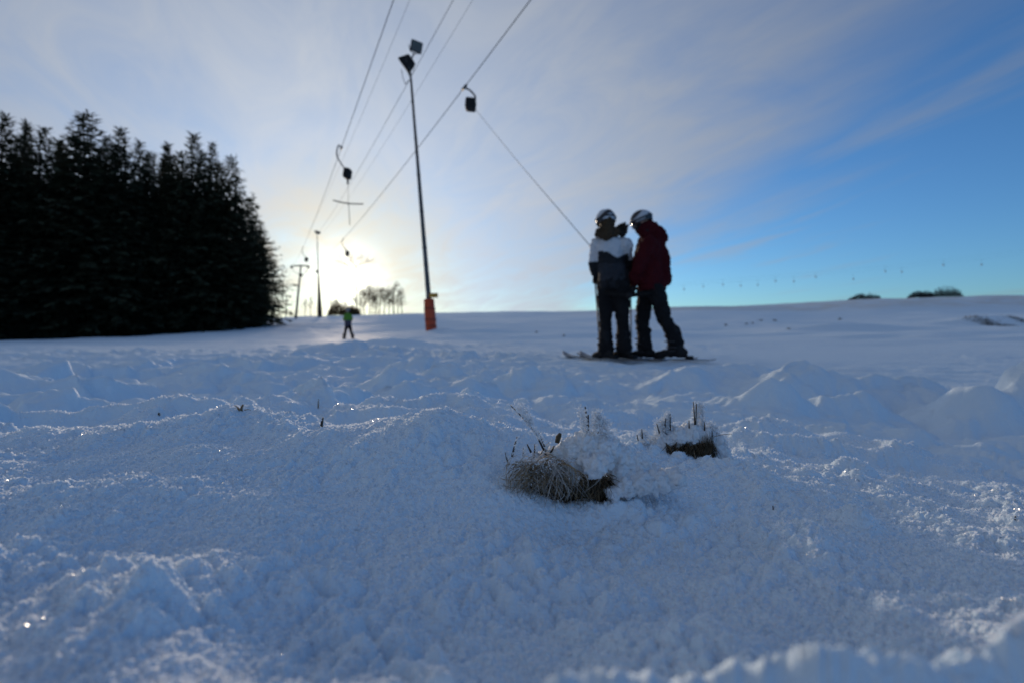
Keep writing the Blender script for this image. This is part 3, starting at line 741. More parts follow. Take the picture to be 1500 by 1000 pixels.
def cut(me, co, no):
    bm = bmesh.new(); bm.from_mesh(me)
    bmesh.ops.bisect_plane(bm, geom=bm.verts[:]+bm.edges[:]+bm.faces[:], plane_co=co, plane_no=no, clear_outer=True)
    bm.to_mesh(me); bm.free(); me.update(); return me

def make_head_gear(t, hc, Bh, s=1.0, stripe=0.0, dark=.05):
    bm = bmesh.new(); bmesh.ops.create_icosphere(bm, subdivisions=5, radius=1)
    # a helmet sits lower at the back and sides than over the brow
    for v in list(bm.verts):
        lim = -.42 if v.co.y < .25 else -.42+.62*min(1, (v.co.y-.25)/.55)
        if v.co.z < lim: bm.verts.remove(v)
    for v in bm.verts:
        k = 1+.025*math.sin(v.co.x*9)*max(0, v.co.z)
        v.co = Vector((v.co.x*.122*k, v.co.y*.142*k, v.co.z*.125*k))
    me = bpy.data.meshes.new('helmet')
    for f in bm.faces:
        c = f.calc_center_median(); q = math.sin(c.z*34+abs(c.x)*22+c.y*14+stripe)
        f.material_index = 1 if q > dark or c.z < -.03 else 0
    r = bmesh.ops.solidify(bm, geom=bm.faces[:], thickness=.012)
    bm.transform(Matrix.Translation(hc+Bh @ Vector((0, -.005, .030*s))) @ (Bh*s).to_4x4()); bm.to_mesh(me); bm.free()
    h = link('helmet', me, [M_HW, M_HB], t)
    mb = MB(); P = [hc+Bh @ (Vector((math.cos(a)*.126, math.sin(a)*.146-.004, .028-.01*math.cos(a*2)))*s) for a in np.linspace(0, 2*math.pi, 33)]
    mb.tube(P, .013*s, 6, flat=.35); mb.build('goggle_strap', M_HB, h)
    mb = MB(); V = []; Fc = []
    for i in range(13):
        a = R(90)+R(-62+124*i/12)
        for k, z in enumerate((-.045, -.03, .02, .036)):
            rr_ = .128 if k in (0, 3) else .142
            dip = .022*math.exp(-((i-6)/1.6)**2) if k == 0 else 0
            V.append(hc+Bh @ (Vector((math.cos(a)*rr_*.80, math.sin(a)*rr_*.93, z+dip))*s))
    for i in range(12):
        for k in range(3): Fc.append((i*4+k, (i+1)*4+k, (i+1)*4+k+1, i*4+k+1))
    mb.add(V, Fc); mb.build('goggles', M_LENS, t)

def make_glove(t, w, d, grip=.8, side=1, s=1.0):
    """palm and five bent fingers; w wrist, d direction of the hand"""
    d = Vector(d).normalized(); B = basis(d, Vector((0, 0, 1)) if abs(d.z) < .9 else Vector((0, 1, 0)))
    mb = MB(); L = lambda x, y, z: w+B @ (Vector((x*side, y, z))*s)
    mb.limb([L(0, -.06, 0), L(0, 0, 0)], [.046*s, .040*s]); mb.ball(L(0, .05, 0), (.044*s, .05*s, .022*s), 2, rot=B.to_quaternion())
    for k, (x, ln) in enumerate(((-.033, .066), (-.011, .078), (.011, .072), (.033, .056))):
        p = L(x, .088, 0); a = grip*1.0; b = grip*2.1
        q = L(x*1.08, .088+ln*.5*math.cos(a*.6), -ln*.5*math.sin(a*.6)); r_ = L(x*1.05, .088+ln*.5*math.cos(a*.6)+ln*.45*math.cos(b), -ln*.5*math.sin(a*.6)-ln*.45*math.sin(b))
        mb.limb([p, q, r_], [.0125*s, .0115*s, .010*s])
    mb.limb([L(-.036, .025, -.005), L(-.062, .05, -.02), L(-.052, .078, -.045)], [.016*s, .0135*s, .011*s])
    me = mb.union('glove', .005*s, 2); link('glove', me, M_GLOVE, t)

def make_boot(t, ank, f, s=1.0, sole_z=None, big=1.0):
    B = basis((f[0], f[1], 0)); mb = MB()
    sz = sole_z if sole_z is not None else ank.z-.11*s
    o = Vector((ank.x, ank.y, sz)); L = lambda x, y, z: o+B @ Vector((x*s*big, y*s*big, z*s*big))
    for y, w, h, zc in ((-.07, .046, .055, .055), (-.02, .050, .060, .062), (.05, .052, .058, .058), (.11, .052, .045, .047), (.165, .046, .036, .038)):
        mb.ball(L(0, y, zc), (w*s*big, .055*s*big, h*s*big), 2, rot=B.to_quaternion())
    mb.limb([L(0, -.03, .06), L(0, -.01, .16), L(0, .02, .28)], [.062*s*big, .066*s*big, .072*s*big])
    me = mb.union('boot', .010*s, 2)
    cut(me, Vector((0, 0, sz+.004)), Vector((0, 0, -1)))
    b = link('boot', me, M_BOOT, t)
    mb = MB()
    for z, y in ((.075, .08), (.11, .045), (.17, .075), (.225, .085)):
        P = [L(math.cos(a)*.075, y*.5+math.sin(a)*.085-.01, z) for a in np.linspace(-.4, math.pi+.4, 12)]
        mb.tube(P, .008*s, 5)
    mb.build('buckle_strap', mat('boot_buckles', (.05, .05, .055), .7, spec=.2), b)

def make_body(t, J, s=1.0):
    """one continuous skin mesh under the clothes"""
    mb = MB(); B = J['Bt']; q = B.to_quaternion(); Bh = J['Bh']; hq = Bh.to_quaternion(); hc = J['head']
    mb.ball(J['chest'], (.145*s, .095*s, .19*s), 3, rot=q); mb.ball(J['pelvis'], (.14*s, .10*s, .12*s), 3, rot=q)
    mb.limb([J['pelvis'], J['chest']], [.10*s, .11*s]); mb.limb([J['chest']+Vector((0, 0, .1*s)), J['neck'], hc], [.07*s, .055*s, .055*s])
    mb.ball(hc, (.072*s, .088*s, .105*s), 3, rot=hq); mb.ball(hc+Bh @ (Vector((0, .028, -.06))*s), (.052*s, .055*s, .052*s), 3, rot=hq)
    mb.limb([hc+Bh @ (Vector((0, .083, .02))*s), hc+Bh @ (Vector((0, .103, -.022))*s)], [.010*s, .015*s])
    for k in (-1, 1):
        mb.ball(hc+Bh @ (Vector((k*.074, -.005, -.01))*s), (.010*s, .020*s, .032*s), 2, rot=hq)
        mb.ball(hc+Bh @ (Vector((k*.030, .070, -.02))*s), .022*s, 2)
    for k in 'LR':
        mb.limb([J['sh'+k], J['el'+k], J['ha'+k]], [.052*s, .042*s, .032*s]); mb.limb([J['hip'+k], J['kn'+k], J['an'+k]], [.085*s, .058*s, .042*s])
    me = mb.union('body', .012*s, 3); link('body', me, M_SKIN, t)
    for k in (-1, 1):
        mb = MB(); mb.ball(hc+Bh @ (Vector((k*.030, .078, .012))*s), (.012*s, .010*s, .009*s), 2, rot=hq); mb.build('eye', M_EYE, t)
    mb = MB(); mb.ball(hc+Bh @ (Vector((0, .084, -.062))*s), (.022*s, .008*s, .007*s), 2, rot=hq); mb.build('lips', M_LIP, t)

def make_trousers(t, J, m, s=1.0, flare=1.0, seed=0):
    mb = MB(); q = J['Bt'].to_quaternion()
    mb.ball(J['pelvis'], (.185*s, .145*s, .15*s), 3, rot=q)
    for k in 'LR':
        kn = J['kn'+k]; an = J['an'+k]
        mb.limb([J['hip'+k], J['hip'+k].lerp(kn, .5), kn, kn.lerp(an, .5), an], [.112*s, .098*s, .078*s, .080*s*flare, .094*s*flare])
    me = mb.union('trousers', .014*s, 4); wrinkle(me, .028*s, 6.5/s, seed); wrinkle(me, .012*s, 18/s, seed+5); link('trousers', me, m, t)

def make_jacket(t, J, mats, pick, s=1.0, hem=None, seed=0, extra=None, girth=1.0, arm=1.0):
    mb = MB(); B = J['Bt']; q = B.to_quaternion()
    ch, pe = J['chest'], J['pelvis']
    mb.ball(ch+B @ Vector((0, 0, .03*s)), (.205*s*girth, .150*s*girth, .20*s), 3, rot=q)
    for k in range(7):
        u = k/6; mb.ball(ch.lerp(pe, u*1.05), (.190*s*girth*(1+.05*u), .150*s*girth*(1+.06*u), .13*s), 3, rot=q)
    for k in 'LR':
        mb.limb([ch.lerp(J['sh'+k], .5)+Vector((0, 0, .05*s)), J['sh'+k], J['sh'+k].lerp(J['el'+k], .5), J['el'+k], J['el'+k].lerp(J['ha'+k], .8)],
                [.085*s, .088*s*arm, .080*s*arm, .074*s*arm, .060*s*arm])
    mb.limb([ch+Vector((0, 0, .15*s)), J['neck']], [.095*s, .088*s])
    if extra: extra(mb)
    me = mb.union('jacket', .014*s, 3)
    if hem: cut(me, hem, Vector((0, 0, -1)))
    wrinkle(me, .032*s, 6.0/s, seed); wrinkle(me, .012*s, 17.0/s, seed+3)
    if pick:
        ids = [pick(p.center) for p in me.polygons]; me.polygons.foreach_set('material_index', ids)
    return link('jacket', me, mats, t)

def pix(v): return (v.x/v.y*F+750, 500-v.z/v.y*F)

# --- skier in the white and black jacket, seen from behind
YA = 6.12
def a_(px, py, dy=0.0): return at(px, py, YA+dy)
fA = Vector((-.50, .86, 0)).normalized(); fAh = Vector((-.30, .95, -.08)).normalized()
gA = on_ground(898, YA)
JA = dict(Bt=basis(fA), Bh=basis(fAh), head=a_(887, 325, .03), neck=a_(891, 344), chest=a_(895, 371), pelvis=a_(898, 414),
          shL=a_(875, 357, .02), shR=a_(916, 358, -.04), elL=a_(869, 385, .04), elR=a_(920, 388, .10), haL=a_(873, 401, .20), haR=a_(922, 409, .30),
          hipL=a_(887, 420, .04), hipR=a_(909, 420, -.03), knL=a_(887, 470, .07), knR=a_(912, 470, .02), anL=a_(887, 511, .0), anR=a_(914, 511, -.04))
tA = root('person', gA)
tag(tA, 'person in white and black ski jacket and white helmet, seen from behind on skis', 'person')
make_body(tA, JA); make_trousers(tA, JA, M_PANTS, seed=1, flare=1.03)
def pickA(c):
    px, py = pix(c); arm = px < 876
    if arm: return 0 if py < 384 else 1
    if px > 921: return 0 if py < 381 else 1
    lim = 368+7.5*math.exp(-((px-904)/9)**2)+.08*(px-880)
    return 0 if py < lim else (1 if py < 386 or py > 411 else 2)
make_jacket(tA, JA, [M_WHITE, M_BLKC, M_GREYC], pickA, hem=a_(898, 423), seed=2, girth=.93, arm=.92)
make_head_gear(tA, JA['head'], JA['Bh'], .95, stripe=.6, dark=.38)
mb = MB(); H = JA['head']; Bh = JA['Bh']
mb.limb([H+Bh @ Vector((0, -.05, -.03)), a_(889, 338, -.06), a_(889, 345, -.10)], [.085, .098, .070])
for dx, dy_ in ((-11, 341), (-6, 344), (2, 345), (9, 343), (14, 340)): mb.ball(a_(889+dx, dy_, -.07), .055)
me = mb.union('hair', .012, 2); wrinkle(me, .035, 14, 4); link('hair', me, M_HAIR, tA)
mb = MB()
for q in range(12):
    a = q/12*6.283; mb.ball(a_(911+5.0*math.cos(a), 337+6.5*math.sin(a), -.03+.02*math.sin(a*2)), .030)
mb.limb([a_(911, 338, -.02), a_(911, 347, -.03)], [.030, .028]); mb.limb([a_(900, 338, -.02), a_(908, 335, -.02)], [.03, .03])
me = mb.union('hood_fur', .010, 1); wrinkle(me, .03, 22, 5); link('hood_fur', me, M_HAIRD, tA)
make_glove(tA, JA['haL'], Vector((.1, .5, -.7)), side=-1); make_glove(tA, JA['haR'], Vector((.2, .5, -.5)))
solA = lambda J: None
for k in 'LR':
    an = JA['an'+k]; make_boot(tA, an+Vector((0, 0, -.02)), fA, 1.0, sole_z=gz(an.x, an.y)+.035)

# --- skier in the dark red jacket, seen half from the side
YB = 6.14
def b_(px, py, dy=0.0): return at(px, py, YB+dy)
fB = Vector((-.90, .42, 0)).normalized(); fBh = Vector((-.86, .40, -.34)).normalized()
JB = dict(Bt=basis(fB), Bh=basis(fBh), head=b_(940, 326, .02), neck=b_(948, 343), chest=b_(951, 374), pelvis=b_(954, 418),
          shL=b_(950, 357, -.17), shR=b_(944, 356, .19), elL=b_(935, 391, -.18), elR=b_(933, 389, .22), haL=b_(928, 418, -.04), haR=b_(924, 404, .26),
          hipL=b_(960, 424, -.09), hipR=b_(947, 424, .09), knL=b_(974, 468, -.12), knR=b_(941, 470, .10), anL=b_(990, 501, -.14), anR=b_(945, 506, .08))
tB = root('person', on_ground(955, YB)); tag(tB, 'person in dark red hooded ski jacket looking down, one leg stretched back', 'person')
make_body(tB, JB); make_trousers(tB, JB, M_PANTS, seed=7, flare=1.0)
def hoodB(mb):
    mb.limb([b_(957, 338), b_(966, 343), b_(971, 349)], [.085, .085, .070]); mb.limb([b_(944, 340), b_(957, 338)], [.085, .085]); mb.limb([b_(941, 338), b_(948, 333, .0)], [.075, .080])
    mb.limb([b_(962, 352), b_(970, 380), b_(970, 410)], [.085, .10, .10])
make_jacket(tB, JB, [M_RED], None, hem=b_(954, 427), seed=9, extra=hoodB, girth=1.03, arm=1.05)
make_head_gear(tB, JB['head'], JB['Bh'], .96, stripe=2.4)
mb = MB(); H = JB['head']; Bh = JB['Bh']; mb.limb([H+Bh @ Vector((0, .01, -.055)), H+Bh @ Vector((0, -.01, -.12))], [.088, .085]); mb.ball(H+Bh @ Vector((0, .05, -.065)), .062)
me = mb.union('neck_gaiter', .010, 3); wrinkle(me, .015, 12, 2); link('neck_gaiter', me, M_BLKC, tB)
make_glove(tB, JB['haL'], Vector((-.2, .2, -.9)), side=-1); make_glove(tB, JB['haR'], Vector((-.4, .4, -.6)))
make_boot(tB, JB['anL'], fB, 1.0, sole_z=gz(JB['anL'].x, JB['anL'].y)+.045, big=1.12)
make_boot(tB, JB['anR'], fB, 1.0, sole_z=gz(JB['anR'].x, JB['anR'].y)+.035, big=1.02)

# --- skis and pole
def ski(foot, f, tail, tip, label, lift=0.0):
    f = Vector((f[0], f[1], 0)).normalized(); s = Vector((f.y, -f.x, 0)); V = []; Fc = []
    z0 = gz(foot.x, foot.y)+.020; gr = (gz(foot.x+f.x*.5, foot.y+f.y*.5)-gz(foot.x-f.x*.4, foot.y-f.y*.4))/.9
    t = root('ski', Vector((foot.x, foot.y, z0))); tag(t, label, 'ski', 'skis under the two skiers')
    n = 28
    for i in range(n+1):
        u = i/n; d = -tail+(tail+tip)*u
        w = .040+.014*(2*u-1)**2
        if u > .90: w *= math.sqrt(max(.05, 1-((u-.90)/.10)**2))
        if u < .03: w *= .8
        z = z0+gr*d+.005*math.cos(u*6.28)+(.055*max(0, (u-.88)/.12)**2)+(.02*max(0, (.06-u)/.06)**2)
        c = Vector((foot.x, foot.y, 0))+f*d
        for k, (a, b) in enumerate(((-1, 0), (1, 0), (1, .013), (-1, .013))): V.append((c.x+s.x*w*a, c.y+s.y*w*a, z+b))
    for i in range(n):
        for k in range(4): Fc.append((i*4+k, i*4+(k+1) % 4, i*4+4+(k+1) % 4, i*4+4+k))
    Fc += [(3, 2, 1, 0), (n*4, n*4+1, n*4+2, n*4+3)]
    mb = MB(); mb.add(V, Fc); mb.build('ski_body', M_SKI, t, smooth=False)
    q = basis(f).to_quaternion()
    for d in (-.15, .17):
        mb = MB(); mb.box(Vector((foot.x, foot.y, z0+gr*d+.035))+f*d, (.07, .09, .045), rot=q); mb.build('binding', M_BLACK, t)
ski(JA['anL'], fA, .68, .86, 'ski under the near left boot of the person in white and black')
ski(JA['anR'], fA, .66, .84, 'ski under the other boot of the person in white and black, beside the red jacket')
ski(JB['anR'], fB, .60, .86, 'ski under the straight front leg of the person in red')
ski(JB['anL'], fB, .44, .94, 'ski under the stretched back leg of the person in red, tail pointing at open piste')
def ski_pole(a, b, label):
    t = root('ski_pole', b); tag(t, label, 'ski pole', 'ski poles'); d = (b-a).normalized()
    mb = MB(); mb.tube([a+d*.10, b], [.010, .008], 8); mb.build('shaft', M_STEEL, t)
    mb = MB(); mb.tube([a-d*.03, a, a+d*.12], [.020, .017, .016], 10); mb.build('grip', M_BLACK, t)
    mb = MB(); mb.tube([b-d*.065, b-d*.05], [.045, .02], 14); mb.build('basket', M_BLACK, t)
    mb = MB(); P = [a+Vector((.02*math.sin(u), -.03*math.cos(u)-.02, -.06-.06*math.cos(u))) for u in np.linspace(0, 6.28, 14)]; mb.tube(P, .006, 5); mb.build('wrist_strap', M_BLACK, t)
pa = a_(871, 402, .22); pb = a_(880, 526, .10); pb.z = gz(pb.x, pb.y)-.02
ski_pole(pa, pb, 'ski pole held beside the left leg of the person in white and black')
pa = a_(923.5, 415, .30); pb = a_(925, 523, .35); pb.z = gz(pb.x, pb.y)-.02
ski_pole(pa, pb, 'ski pole between the two skiers')

# --- far skier with the hi-vis vest
YC = 29.0
def c_(px, py, dy=0.0): return at(px, py, YC+dy)
g = on_ground(510, YC); base = 500-g.z/YC*F; k_ = (base-452)/(496-452)
def cc(px, py, dy=0.0): return c_(px, base-(496-py)*k_, dy)
JC = dict(Bt=basis((-.3, .95, 0)), Bh=basis((-.2, .97, 0)), head=cc(509.5, 455.5), neck=cc(509.5, 459.5), chest=cc(509.5, 464), pelvis=cc(510, 474),
          shL=cc(505.8, 461.5), shR=cc(513.3, 461.5), elL=cc(504.3, 467), elR=cc(515, 467), haL=cc(506.5, 471, .2), haR=cc(513, 471, .2),
          hipL=cc(508, 476), hipR=cc(512, 476), knL=cc(505.8, 485), knR=cc(514.4, 485), anL=cc(504, 493), anR=cc(516.8, 493))
tC = root('person', g); tag(tC, 'distant skier with bright green top, legs apart, towed up the piste', 'person')
make_body(tC, JC, 1.0); make_trousers(tC, JC, M_PANTS, .95, seed=3)
def pickC(c): return 0 if pix(c)[1] < base-(496-468.5)*k_ else 1
make_jacket(tC, JC, [M_HIVIS, M_PURP], pickC, seed=4, girth=.95, hem=cc(510, 479))
make_head_gear(tC, JC['head'], JC['Bh'], 1.0)
for k, sd in (('L', -1), ('R', 1)):
    make_glove(tC, JC['ha'+k], Vector((0, .7, -.5)), side=sd)
    an = JC['an'+k]; make_boot(tC, an, Vector((-.2*sd*-1*.3-.2, .95, 0)), 1.0, sole_z=gz(an.x, an.y)+.03)
    ski(an, Vector((-.25, .95, 0)), .6, .85, 'ski of the distant skier with the green top')

# ------------------------------------------------------------------ grass that stands out of the snow
def hit(px, py, y0=.25, y1=150):
    """first point where the line of sight through a pixel meets the ground"""
    Y = np.exp(np.linspace(math.log(y0), math.log(y1), 1600)); x = (px-750)/F*Y; z = (500-py)/F*Y
    g = ground(x, Y, False); k = np.argmax(z <= g)
    if not (z <= g).any(): k = len(Y)-1
    return Vector((x[k], Y[k], g[k]))
M_STRAW = mat('dry_straw', (.34, .25, .15), .7, var=.4, vscale=60, transl=.25)
M_STRAWF = mat('frosted_straw', (.66, .62, .58), .7, var=.35, vscale=90, transl=.3)
M_DGRASS = mat('dark_dead_grass', (.095, .066, .034), .8, var=.5, vscale=60)
M_STEM = mat('dark_stem', (.045, .038, .030), .7, var=.4, vscale=80)
M_SOIL = mat('dark_turf', (.028, .020, .013), .9, spec=.1, var=.5, vscale=120, bump=.8, bscale=180)

def blade(mb, a, b, bow, w, n=5, mi=0):
    a, b = Vector(a), Vector(b); d = b-a; V = []; Fc = []
    s = d.cross(Vector((random.uniform(-1, 1), random.uniform(-1, 1), random.uniform(-1, 1)))).normalized()
    for i in range(n+1):
        u = i/n; p = a.lerp(b, u)+bow*(4*u*(1-u)); ww = w*(1-u*.75)
        V += [p-s*ww, p+s*ww]
    for i in range(n): Fc.append((i*2, i*2+1, i*2+3, i*2+2))
    mb.add(V, Fc, mi)
def flakes(pts, size, name, parent, m=M_FLAKE):
    """thin ice plates at the given points"""
    P = np.asarray(pts, np.float32); n = len(P)
    d = nprand.normal(size=(n, 3)); d /= np.linalg.norm(d, axis=1)[:, None]
    e = np.cross(d, nprand.normal(size=(n, 3))); e /= np.linalg.norm(e, axis=1)[:, None]
    s = (size*nprand.uniform(.5, 1.4, n))[:, None]
    V = np.stack([P-d*s, P+e*s*.55, P+d*s, P-e*s*.55], 1).reshape(-1, 3).astype(np.float32)
    me = bpy.data.meshes.new(name); me.vertices.add(len(V)); me.vertices.foreach_set('co', V.ravel())
    me.loops.add(n*4); me.loops.foreach_set('vertex_index', np.arange(n*4, dtype=np.int32))
    me.polygons.add(n); me.polygons.foreach_set('loop_start', np.arange(n, dtype=np.int32)*4); me.update(calc_edges=True)
    return link(name, me, m, parent, smooth=False)
def plume(a, b, r0, r1, n, side=Vector((1, 0, 0))):
    a, b = Vector(a), Vector(b); out = []
    for k in range(n):
        u = random.random(); r = r0+(r1-r0)*u
        out.append(a.lerp(b, u)+side*r*random.random()*1.6+Vector((random.gauss(0, .35), random.gauss(0, .5), random.gauss(0, .35)))*r)
    return out
def puffs(spots, Y, voxel=.0028, amp=.010, scale=70, seed=0):
    mb = MB()
    for px, py, dy, rp in spots:
        r = rp/F*(Y+dy); mb.ball(at(px, py, Y+dy), (r, r*1.1, r*.9), 2)
    me = mb.union('snow_cap', voxel, 1); wrinkle(me, amp, scale, seed); wrinkle(me, amp*.5, scale*2.6, seed+1); return me

# first tussock
T1 = hit(822, 738, .69); Y1t = T1.y-.005
dpy = 500-T1.z/T1.y*F-738
p1 = lambda px, py, dy=0.0: at(px, py, Y1t+dy)
tf = root('grass_tussock', T1); tag(tf, 'larger frosted dry grass tussock under a thick cap of snow', 'grass', 'grass tussocks in the near snow')
mb = MB(); mb.ball(p1(850, 716, .02), (.050, .022, .021), 3); mb.ball(p1(806, 714, .025), (.036, .018, .020), 3)
me = mb.union('turf', .003, 2); wrinkle(me, .008, 90, 3); link('turf', me, M_SOIL, tf)
mb = MB()
for k in range(430):
    sx = random.gauss(798, 20); a = p1(sx, 674+abs(random.gauss(0, 14)), random.uniform(-.025, .015))
    ang = random.choice((random.uniform(-1.7, -.2), random.uniform(-1.3, 1.3), random.uniform(.2, 1.2))); L_ = random.choice((random.uniform(20, 52), random.uniform(40, 66)))
    b = p1(max(741+random.uniform(0, 6), sx+math.sin(ang)*L_*.95), min(768, 690+max(-.1, math.cos(ang))*L_*random.uniform(.7, 1.05)), random.uniform(-.048, -.010))
    blade(mb, a, b, Vector((random.gauss(math.sin(ang)*.006, .011), -.010+random.gauss(0, .004), .014*random.uniform(-.2, 1.5))), random.uniform(.0005, .0013), 7, 0 if random.random() < .52 else 1)
mb.build('blades', [M_STRAWF, M_STRAW], tf)['kind'] = 'stuff'
mb = MB()
for k in range(260):
    sx = random.uniform(815, 895); a = p1(sx, random.uniform(694, 704), random.uniform(-.01, .015))
    b = p1(sx+random.uniform(-26, 22), random.uniform(716, 744)-max(0, sx-870)*.4, random.uniform(-.035, -.012))
    blade(mb, a, b, Vector((random.uniform(-.006, .006), -.008, .004)), random.uniform(.0004, .0010), 5, 0 if random.random() < .7 else 1)
mb.build('dark_blades', [M_DGRASS, M_STRAW], tf)['kind'] = 'stuff'
stems = [[(748,593),(772,618),(786,636),(800,666)],[(757.6,639),(754,652),(750,668)],[(740,662),(742,670),(746,680)],[(767,655),(767,668)],[(783.5,650),(783,672)],
         [(804,647),(798,656),(791,668)],[(857,595),(859.5,612),(862,634)],[(861.7,607),(861.7,634)],[(855.5,615),(860,632)],[(875.7,615),(876.4,638)],
         [(789,633),(794,644),(801,660)],[(757,726),(760,745),(763,770)],[(846,757),(843,768),(841,778)],[(772,650),(778,662)],[(812,652),(806,664)]]
for st in stems:
    dy = -.03 if st[0][1] > 700 else .005
    P = [p1(x, y, dy) for x, y in st]; n = len(P)
    mb = MB(); mb.tube(P, [.0008+.0008*i/(n-1) for i in range(n)], 6); mb.build('stem', M_STEM, tf)
mb = MB(); mb.tube([p1(821, 634), p1(818, 640), p1(816, 648)], [.002, .004, .003], 7); mb.build('dead_bud', M_DGRASS, tf)
pt = plume(p1(775, 622, .002), p1(750, 592, .002), .004, .010, 750)+plume(p1(790, 645), p1(775, 622), .003, .004, 160)
pt += plume(p1(862, 632), p1(856, 598), .005, .006, 500, Vector((-1, 0, 0)))+plume(p1(868, 634), p1(868, 602), .009, .007, 900)+plume(p1(882, 640), p1(878, 612), .010, .006, 700)
for st in stems[1:6]+stems[10:11]: pt += plume(p1(*st[-1]), p1(*st[0]), .0022, .0016, 60)
pt += plume(p1(757, 745, -.03), p1(760, 728, -.03), .004, .003, 220)+plume(p1(846, 772, -.03), p1(847, 745, -.03), .003, .003, 160)
flakes(pt, .0017, 'hoar_frost', tf, M_FLUFF)['kind'] = 'stuff'
cap = puffs([(770,684,.012,10),(795,674,.02,15),(815,668,.015,18),(838,660,.01,21),(860,652,.01,24),(884,657,.01,26),(908,668,.015,22),(928,680,.02,22),(872,684,-.026,17),(884,674,-.022,15),(858,676,-.012,15),(835,682,-.008,12),(948,694,.02,20),(905,690,.005,18),(842,700,-.018,7),(830,690,-.015,8),(780,684,.02,10),
  (898,722,-.020,12),(915,714,-.015,17),(938,708,-.010,20),(960,706,-.005,20),(985,700,-.002,18)]+[(755+130*u, 752+22*math.sin(u*3.0)-40*max(0, u-.75)+_rl.uniform(-5, 9), -.028-.008*math.sin(u*3), _rl.uniform(3, 8)) for u in [_rl.random() for _ in range(46)]], Y1t, seed=4, amp=.008)
cp = link('snow_cap', cap, M_FLUFF); tag(cp, 'fluffy cap of snow lying on the larger grass tussock', 'snow', 'snow caps on the tussocks')
# loose ice plates over cap and front grass
v = np.array([list(q.co) for q in cap.vertices]); sel = v[nprand.choice(len(v), min(len(v), 2600), replace=False)]+nprand.normal(size=(min(len(v), 2600), 3))*.0006
flakes(sel, .0011, 'cap_crystals', cp)['kind'] = 'stuff'
fr = []
for k in range(1700):
    fr.append(p1(random.gauss(788, 22), 670+abs(random.gauss(0, 15)), random.uniform(-.045, .005)))
flakes(fr, .0010, 'blade_frost', tf, M_FLUFF)['kind'] = 'stuff'

# second tussock behind it
T2 = hit(1008, 676); Y2t = T2.y+.01
p2 = lambda px, py, dy=0.0: at(px, py, Y2t+dy)
tf = root('grass_tussock', T2); tag(tf, 'smaller grass tussock with a dark hollow under arched snow', 'grass', 'grass tussocks in the near snow')
mb = MB(); mb.ball(p2(1003, 663, .01), (.040, .022, .021), 3); mb.ball(p2(1030, 667, .01), (.026, .02, .016), 3)
me = mb.union('turf', .003, 2); wrinkle(me, .008, 90, 5); link('turf', me, M_SOIL, tf)
mb = MB()
for k in range(240):
    sx = random.uniform(974, 1044); a = p2(sx, random.uniform(645, 656), random.uniform(-.02, .0))
    b = p2(sx+random.uniform(-16, 16), random.uniform(664, 682), random.uniform(-.035, -.012))
    blade(mb, a, b, Vector((0, -.008, .004)), random.uniform(.0005, .0012), 5, 0 if random.random() < .85 else 1)
for k in range(70):
    sx = random.gauss(1038, 5); a = p2(sx, random.uniform(658, 680), -.025); b = p2(sx+random.uniform(-5, 9), random.uniform(628, 652), random.uniform(-.03, -.015))
    blade(mb, a, b, Vector((.002, 0, 0)), random.uniform(.0005, .0011), 5, 0)
mb.build('blades', [M_DGRASS, M_STRAW], tf)['kind'] = 'stuff'
stems2 = [[(1015.5,588),(1017,608),(1018,630)],[(1020.3,591),(1018.6,632)],[(1009.3,615),(1009.6,630)],[(1032,618),(1032,630)],[(981.6,606),(982,630)],[(940,628),(941,642)],[(933,636),(936,650)],
          [(1043.5,631),(1039,656)],[(1047,641),(1041,664)],[(1036,640),(1034,660)],[(962,620),(966,634)],[(975,612),(974,626)]]
for st in stems2:
    P = [p2(x, y, -.012) for x, y in st]; n = len(P)
    mb = MB(); mb.tube(P, [.0007+.0006*i/(n-1) for i in range(n)], 6); mb.build('stem', M_STEM, tf)
mb = MB(); mb.tube([p2(1046, 639, -.02), p2(1058, 636, -.02), p2(1072, 635, -.02)], [.0008, .0008, .0005], 6); mb.build('straw', M_STRAWF, tf)
mb = MB(); mb.tube([p2(979, 674, -.035), p2(984, 668, -.035), p2(989, 661, -.03)], [.0014, .0012, .0006], 6); mb.build('straw', M_STRAW, tf)
pt = plume(p2(1014, 634), p2(1016, 588), .006, .005, 700, Vector((1, 0, 0)))+plume(p2(1026, 634), p2(1022, 590), .006, .006, 900)+plume(p2(980, 634), p2(980, 606), .014, .010, 1300, Vector((-.3, 0, 0)))
pt += plume(p2(962, 640), p2(962, 615), .014, .010, 900)+plume(p2(938, 652), p2(936, 630), .012, .007, 700)+plume(p2(1042, 642), p2(1036, 618), .012, .008, 700)+plume(p2(1052, 662), p2(1056, 640), .010, .008, 500)
flakes(pt, .0021, 'hoar_frost', tf, M_FLUFF)['kind'] = 'stuff'
cap2 = puffs([(958,652,.02,18),(975,645,.005,16),(992,639,0,17),(1012,636,0,18),(1032,638,0,16),(1046,646,.005,13),(940,660,.02,18),(1055,662,.005,14),(1058,676,.0,14),(962,662,-.005,13),(925,668,.02,14)], Y2t, seed=8, amp=.008)
cp2 = link('snow_cap', cap2, M_FLUFF); tag(cp2, 'arched cap of snow lying on the smaller grass tussock', 'snow', 'snow caps on the tussocks')

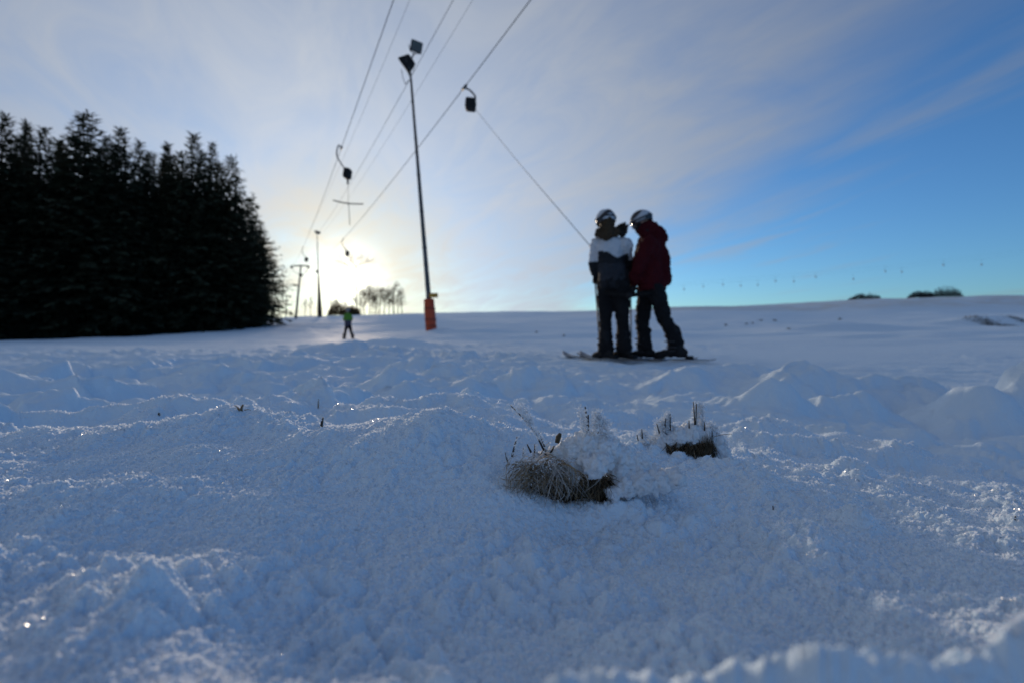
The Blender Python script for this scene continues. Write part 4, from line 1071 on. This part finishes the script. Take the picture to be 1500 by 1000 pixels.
# single stubs and bits of grass further off
def stub(px, py, h, label, lean=0, w=.003, brown=False, leaf=False):
    b = hit(px, py); Y = b.y; s = Y/F; t = root('grass_stub', b); tag(t, label, 'grass', 'single grass stubs in the snow')
    m = M_STRAW if brown else M_STEM
    mb = MB(); mb.tube([b-Vector((0, 0, .01)), b+Vector((lean*.4*s, 0, h*.5*s)), b+Vector((lean*s, 0, h*s))], [w, w*.95, w*.55], 7); mb.build('stem', m, t)
    if leaf:
        mb = MB()
        for k in range(7): blade(mb, b, b+Vector((random.uniform(-9, 11)*s, random.uniform(-.02, .02), random.uniform(3, h)*s)), Vector((0, 0, 3*s)), 1.1*s, 5)
        mb.build('leaf', M_STRAW, t)
    fl = plume(b, b+Vector((lean*s, 0, h*s)), w*1.5, w*1.2, 70); flakes(fl, .0015*max(1, Y), 'hoar_frost', t, M_FLUFF)['kind'] = 'stuff'
stub(470, 634, 23, 'single dark upright stub with snow on one side', 3, .0030)
stub(233, 616, 9, 'tiny dark stub in the flank of a snow ridge', 0, .0034)
stub(352, 606, 13, 'small brown withered leaf standing in the trodden snow', 4, .003, True, True)
stub(320, 612, 9, 'low brown leaf tip lying in the trodden snow', -3, .003, True, True)
stub(466, 594, 10, 'faint straw tip on a snow ridge behind the single stub', 1, .002, True)
stub(1486, 769, 11, 'short dark stub on the bare flank of the near mound', 1.5, .0012)
stub(1133, 750, 10, 'hair thin dark stub with a crystal of frost', -1, .0008)
stub(735, 626, 9, 'dark leaf half buried in a small snow lump', -4, .003, False, True)
def tussock_far(px, py, n, wpx, hpx, label, group, name='grass_tussock', kind=None):
    b = hit(px, py, 2.0); s = b.y/F; mb = MB()
    for k in range(n):
        a = b+Vector((random.gauss(0, wpx*.28)*s, random.gauss(0, wpx*.5)*s, -.02)); a.z = gz(a.x, a.y)-.02
        blade(mb, a, a+Vector((random.gauss(0, 1.0)*s, random.gauss(0, .1), random.uniform(.5, 1.2)*hpx*s)), Vector(), .35*s, 2)
    o = mb.build(name, M_DGRASS); tag(o, label, 'grass', group, kind); return o
for px, py in ((1063,477),(1093,475),(1103,474),(1115,470),(1135,470),(1230,468),(1155,482),(786,487),(826,492)):
    tussock_far(px, py, 26, 3.2, 2.4, 'tiny dark grass tuft poking out of the upper piste', 'grass tufts on the upper piste')
tussock_far(1447, 474, 500, 34, 3.2, 'dark patch of bare grass breaking through the snow of the upper piste', None, 'bare_grass', 'stuff')
tussock_far(1496, 470, 220, 20, 2.4, 'strip of bare grass beside the dark bare patch on the upper piste', None, 'bare_grass', 'stuff')

# ------------------------------------------------------------------ ice plates lying on the near snow (sparkle)
n = 170000
rr = np.exp(nprand.uniform(math.log(.30), math.log(1.9), n)); tt = nprand.uniform(-1.2, 1.2, n)
x = rr*np.sin(np.arctan(tt)); y = rr*np.cos(np.arctan(tt)); z = ground(x, y)+.0004
o = flakes(np.stack([x, y, z], 1), .0013+.0013*(rr), 'snow_crystals', None)
tag(o, 'glittering ice plates on the surface of the near snow', kind='stuff')
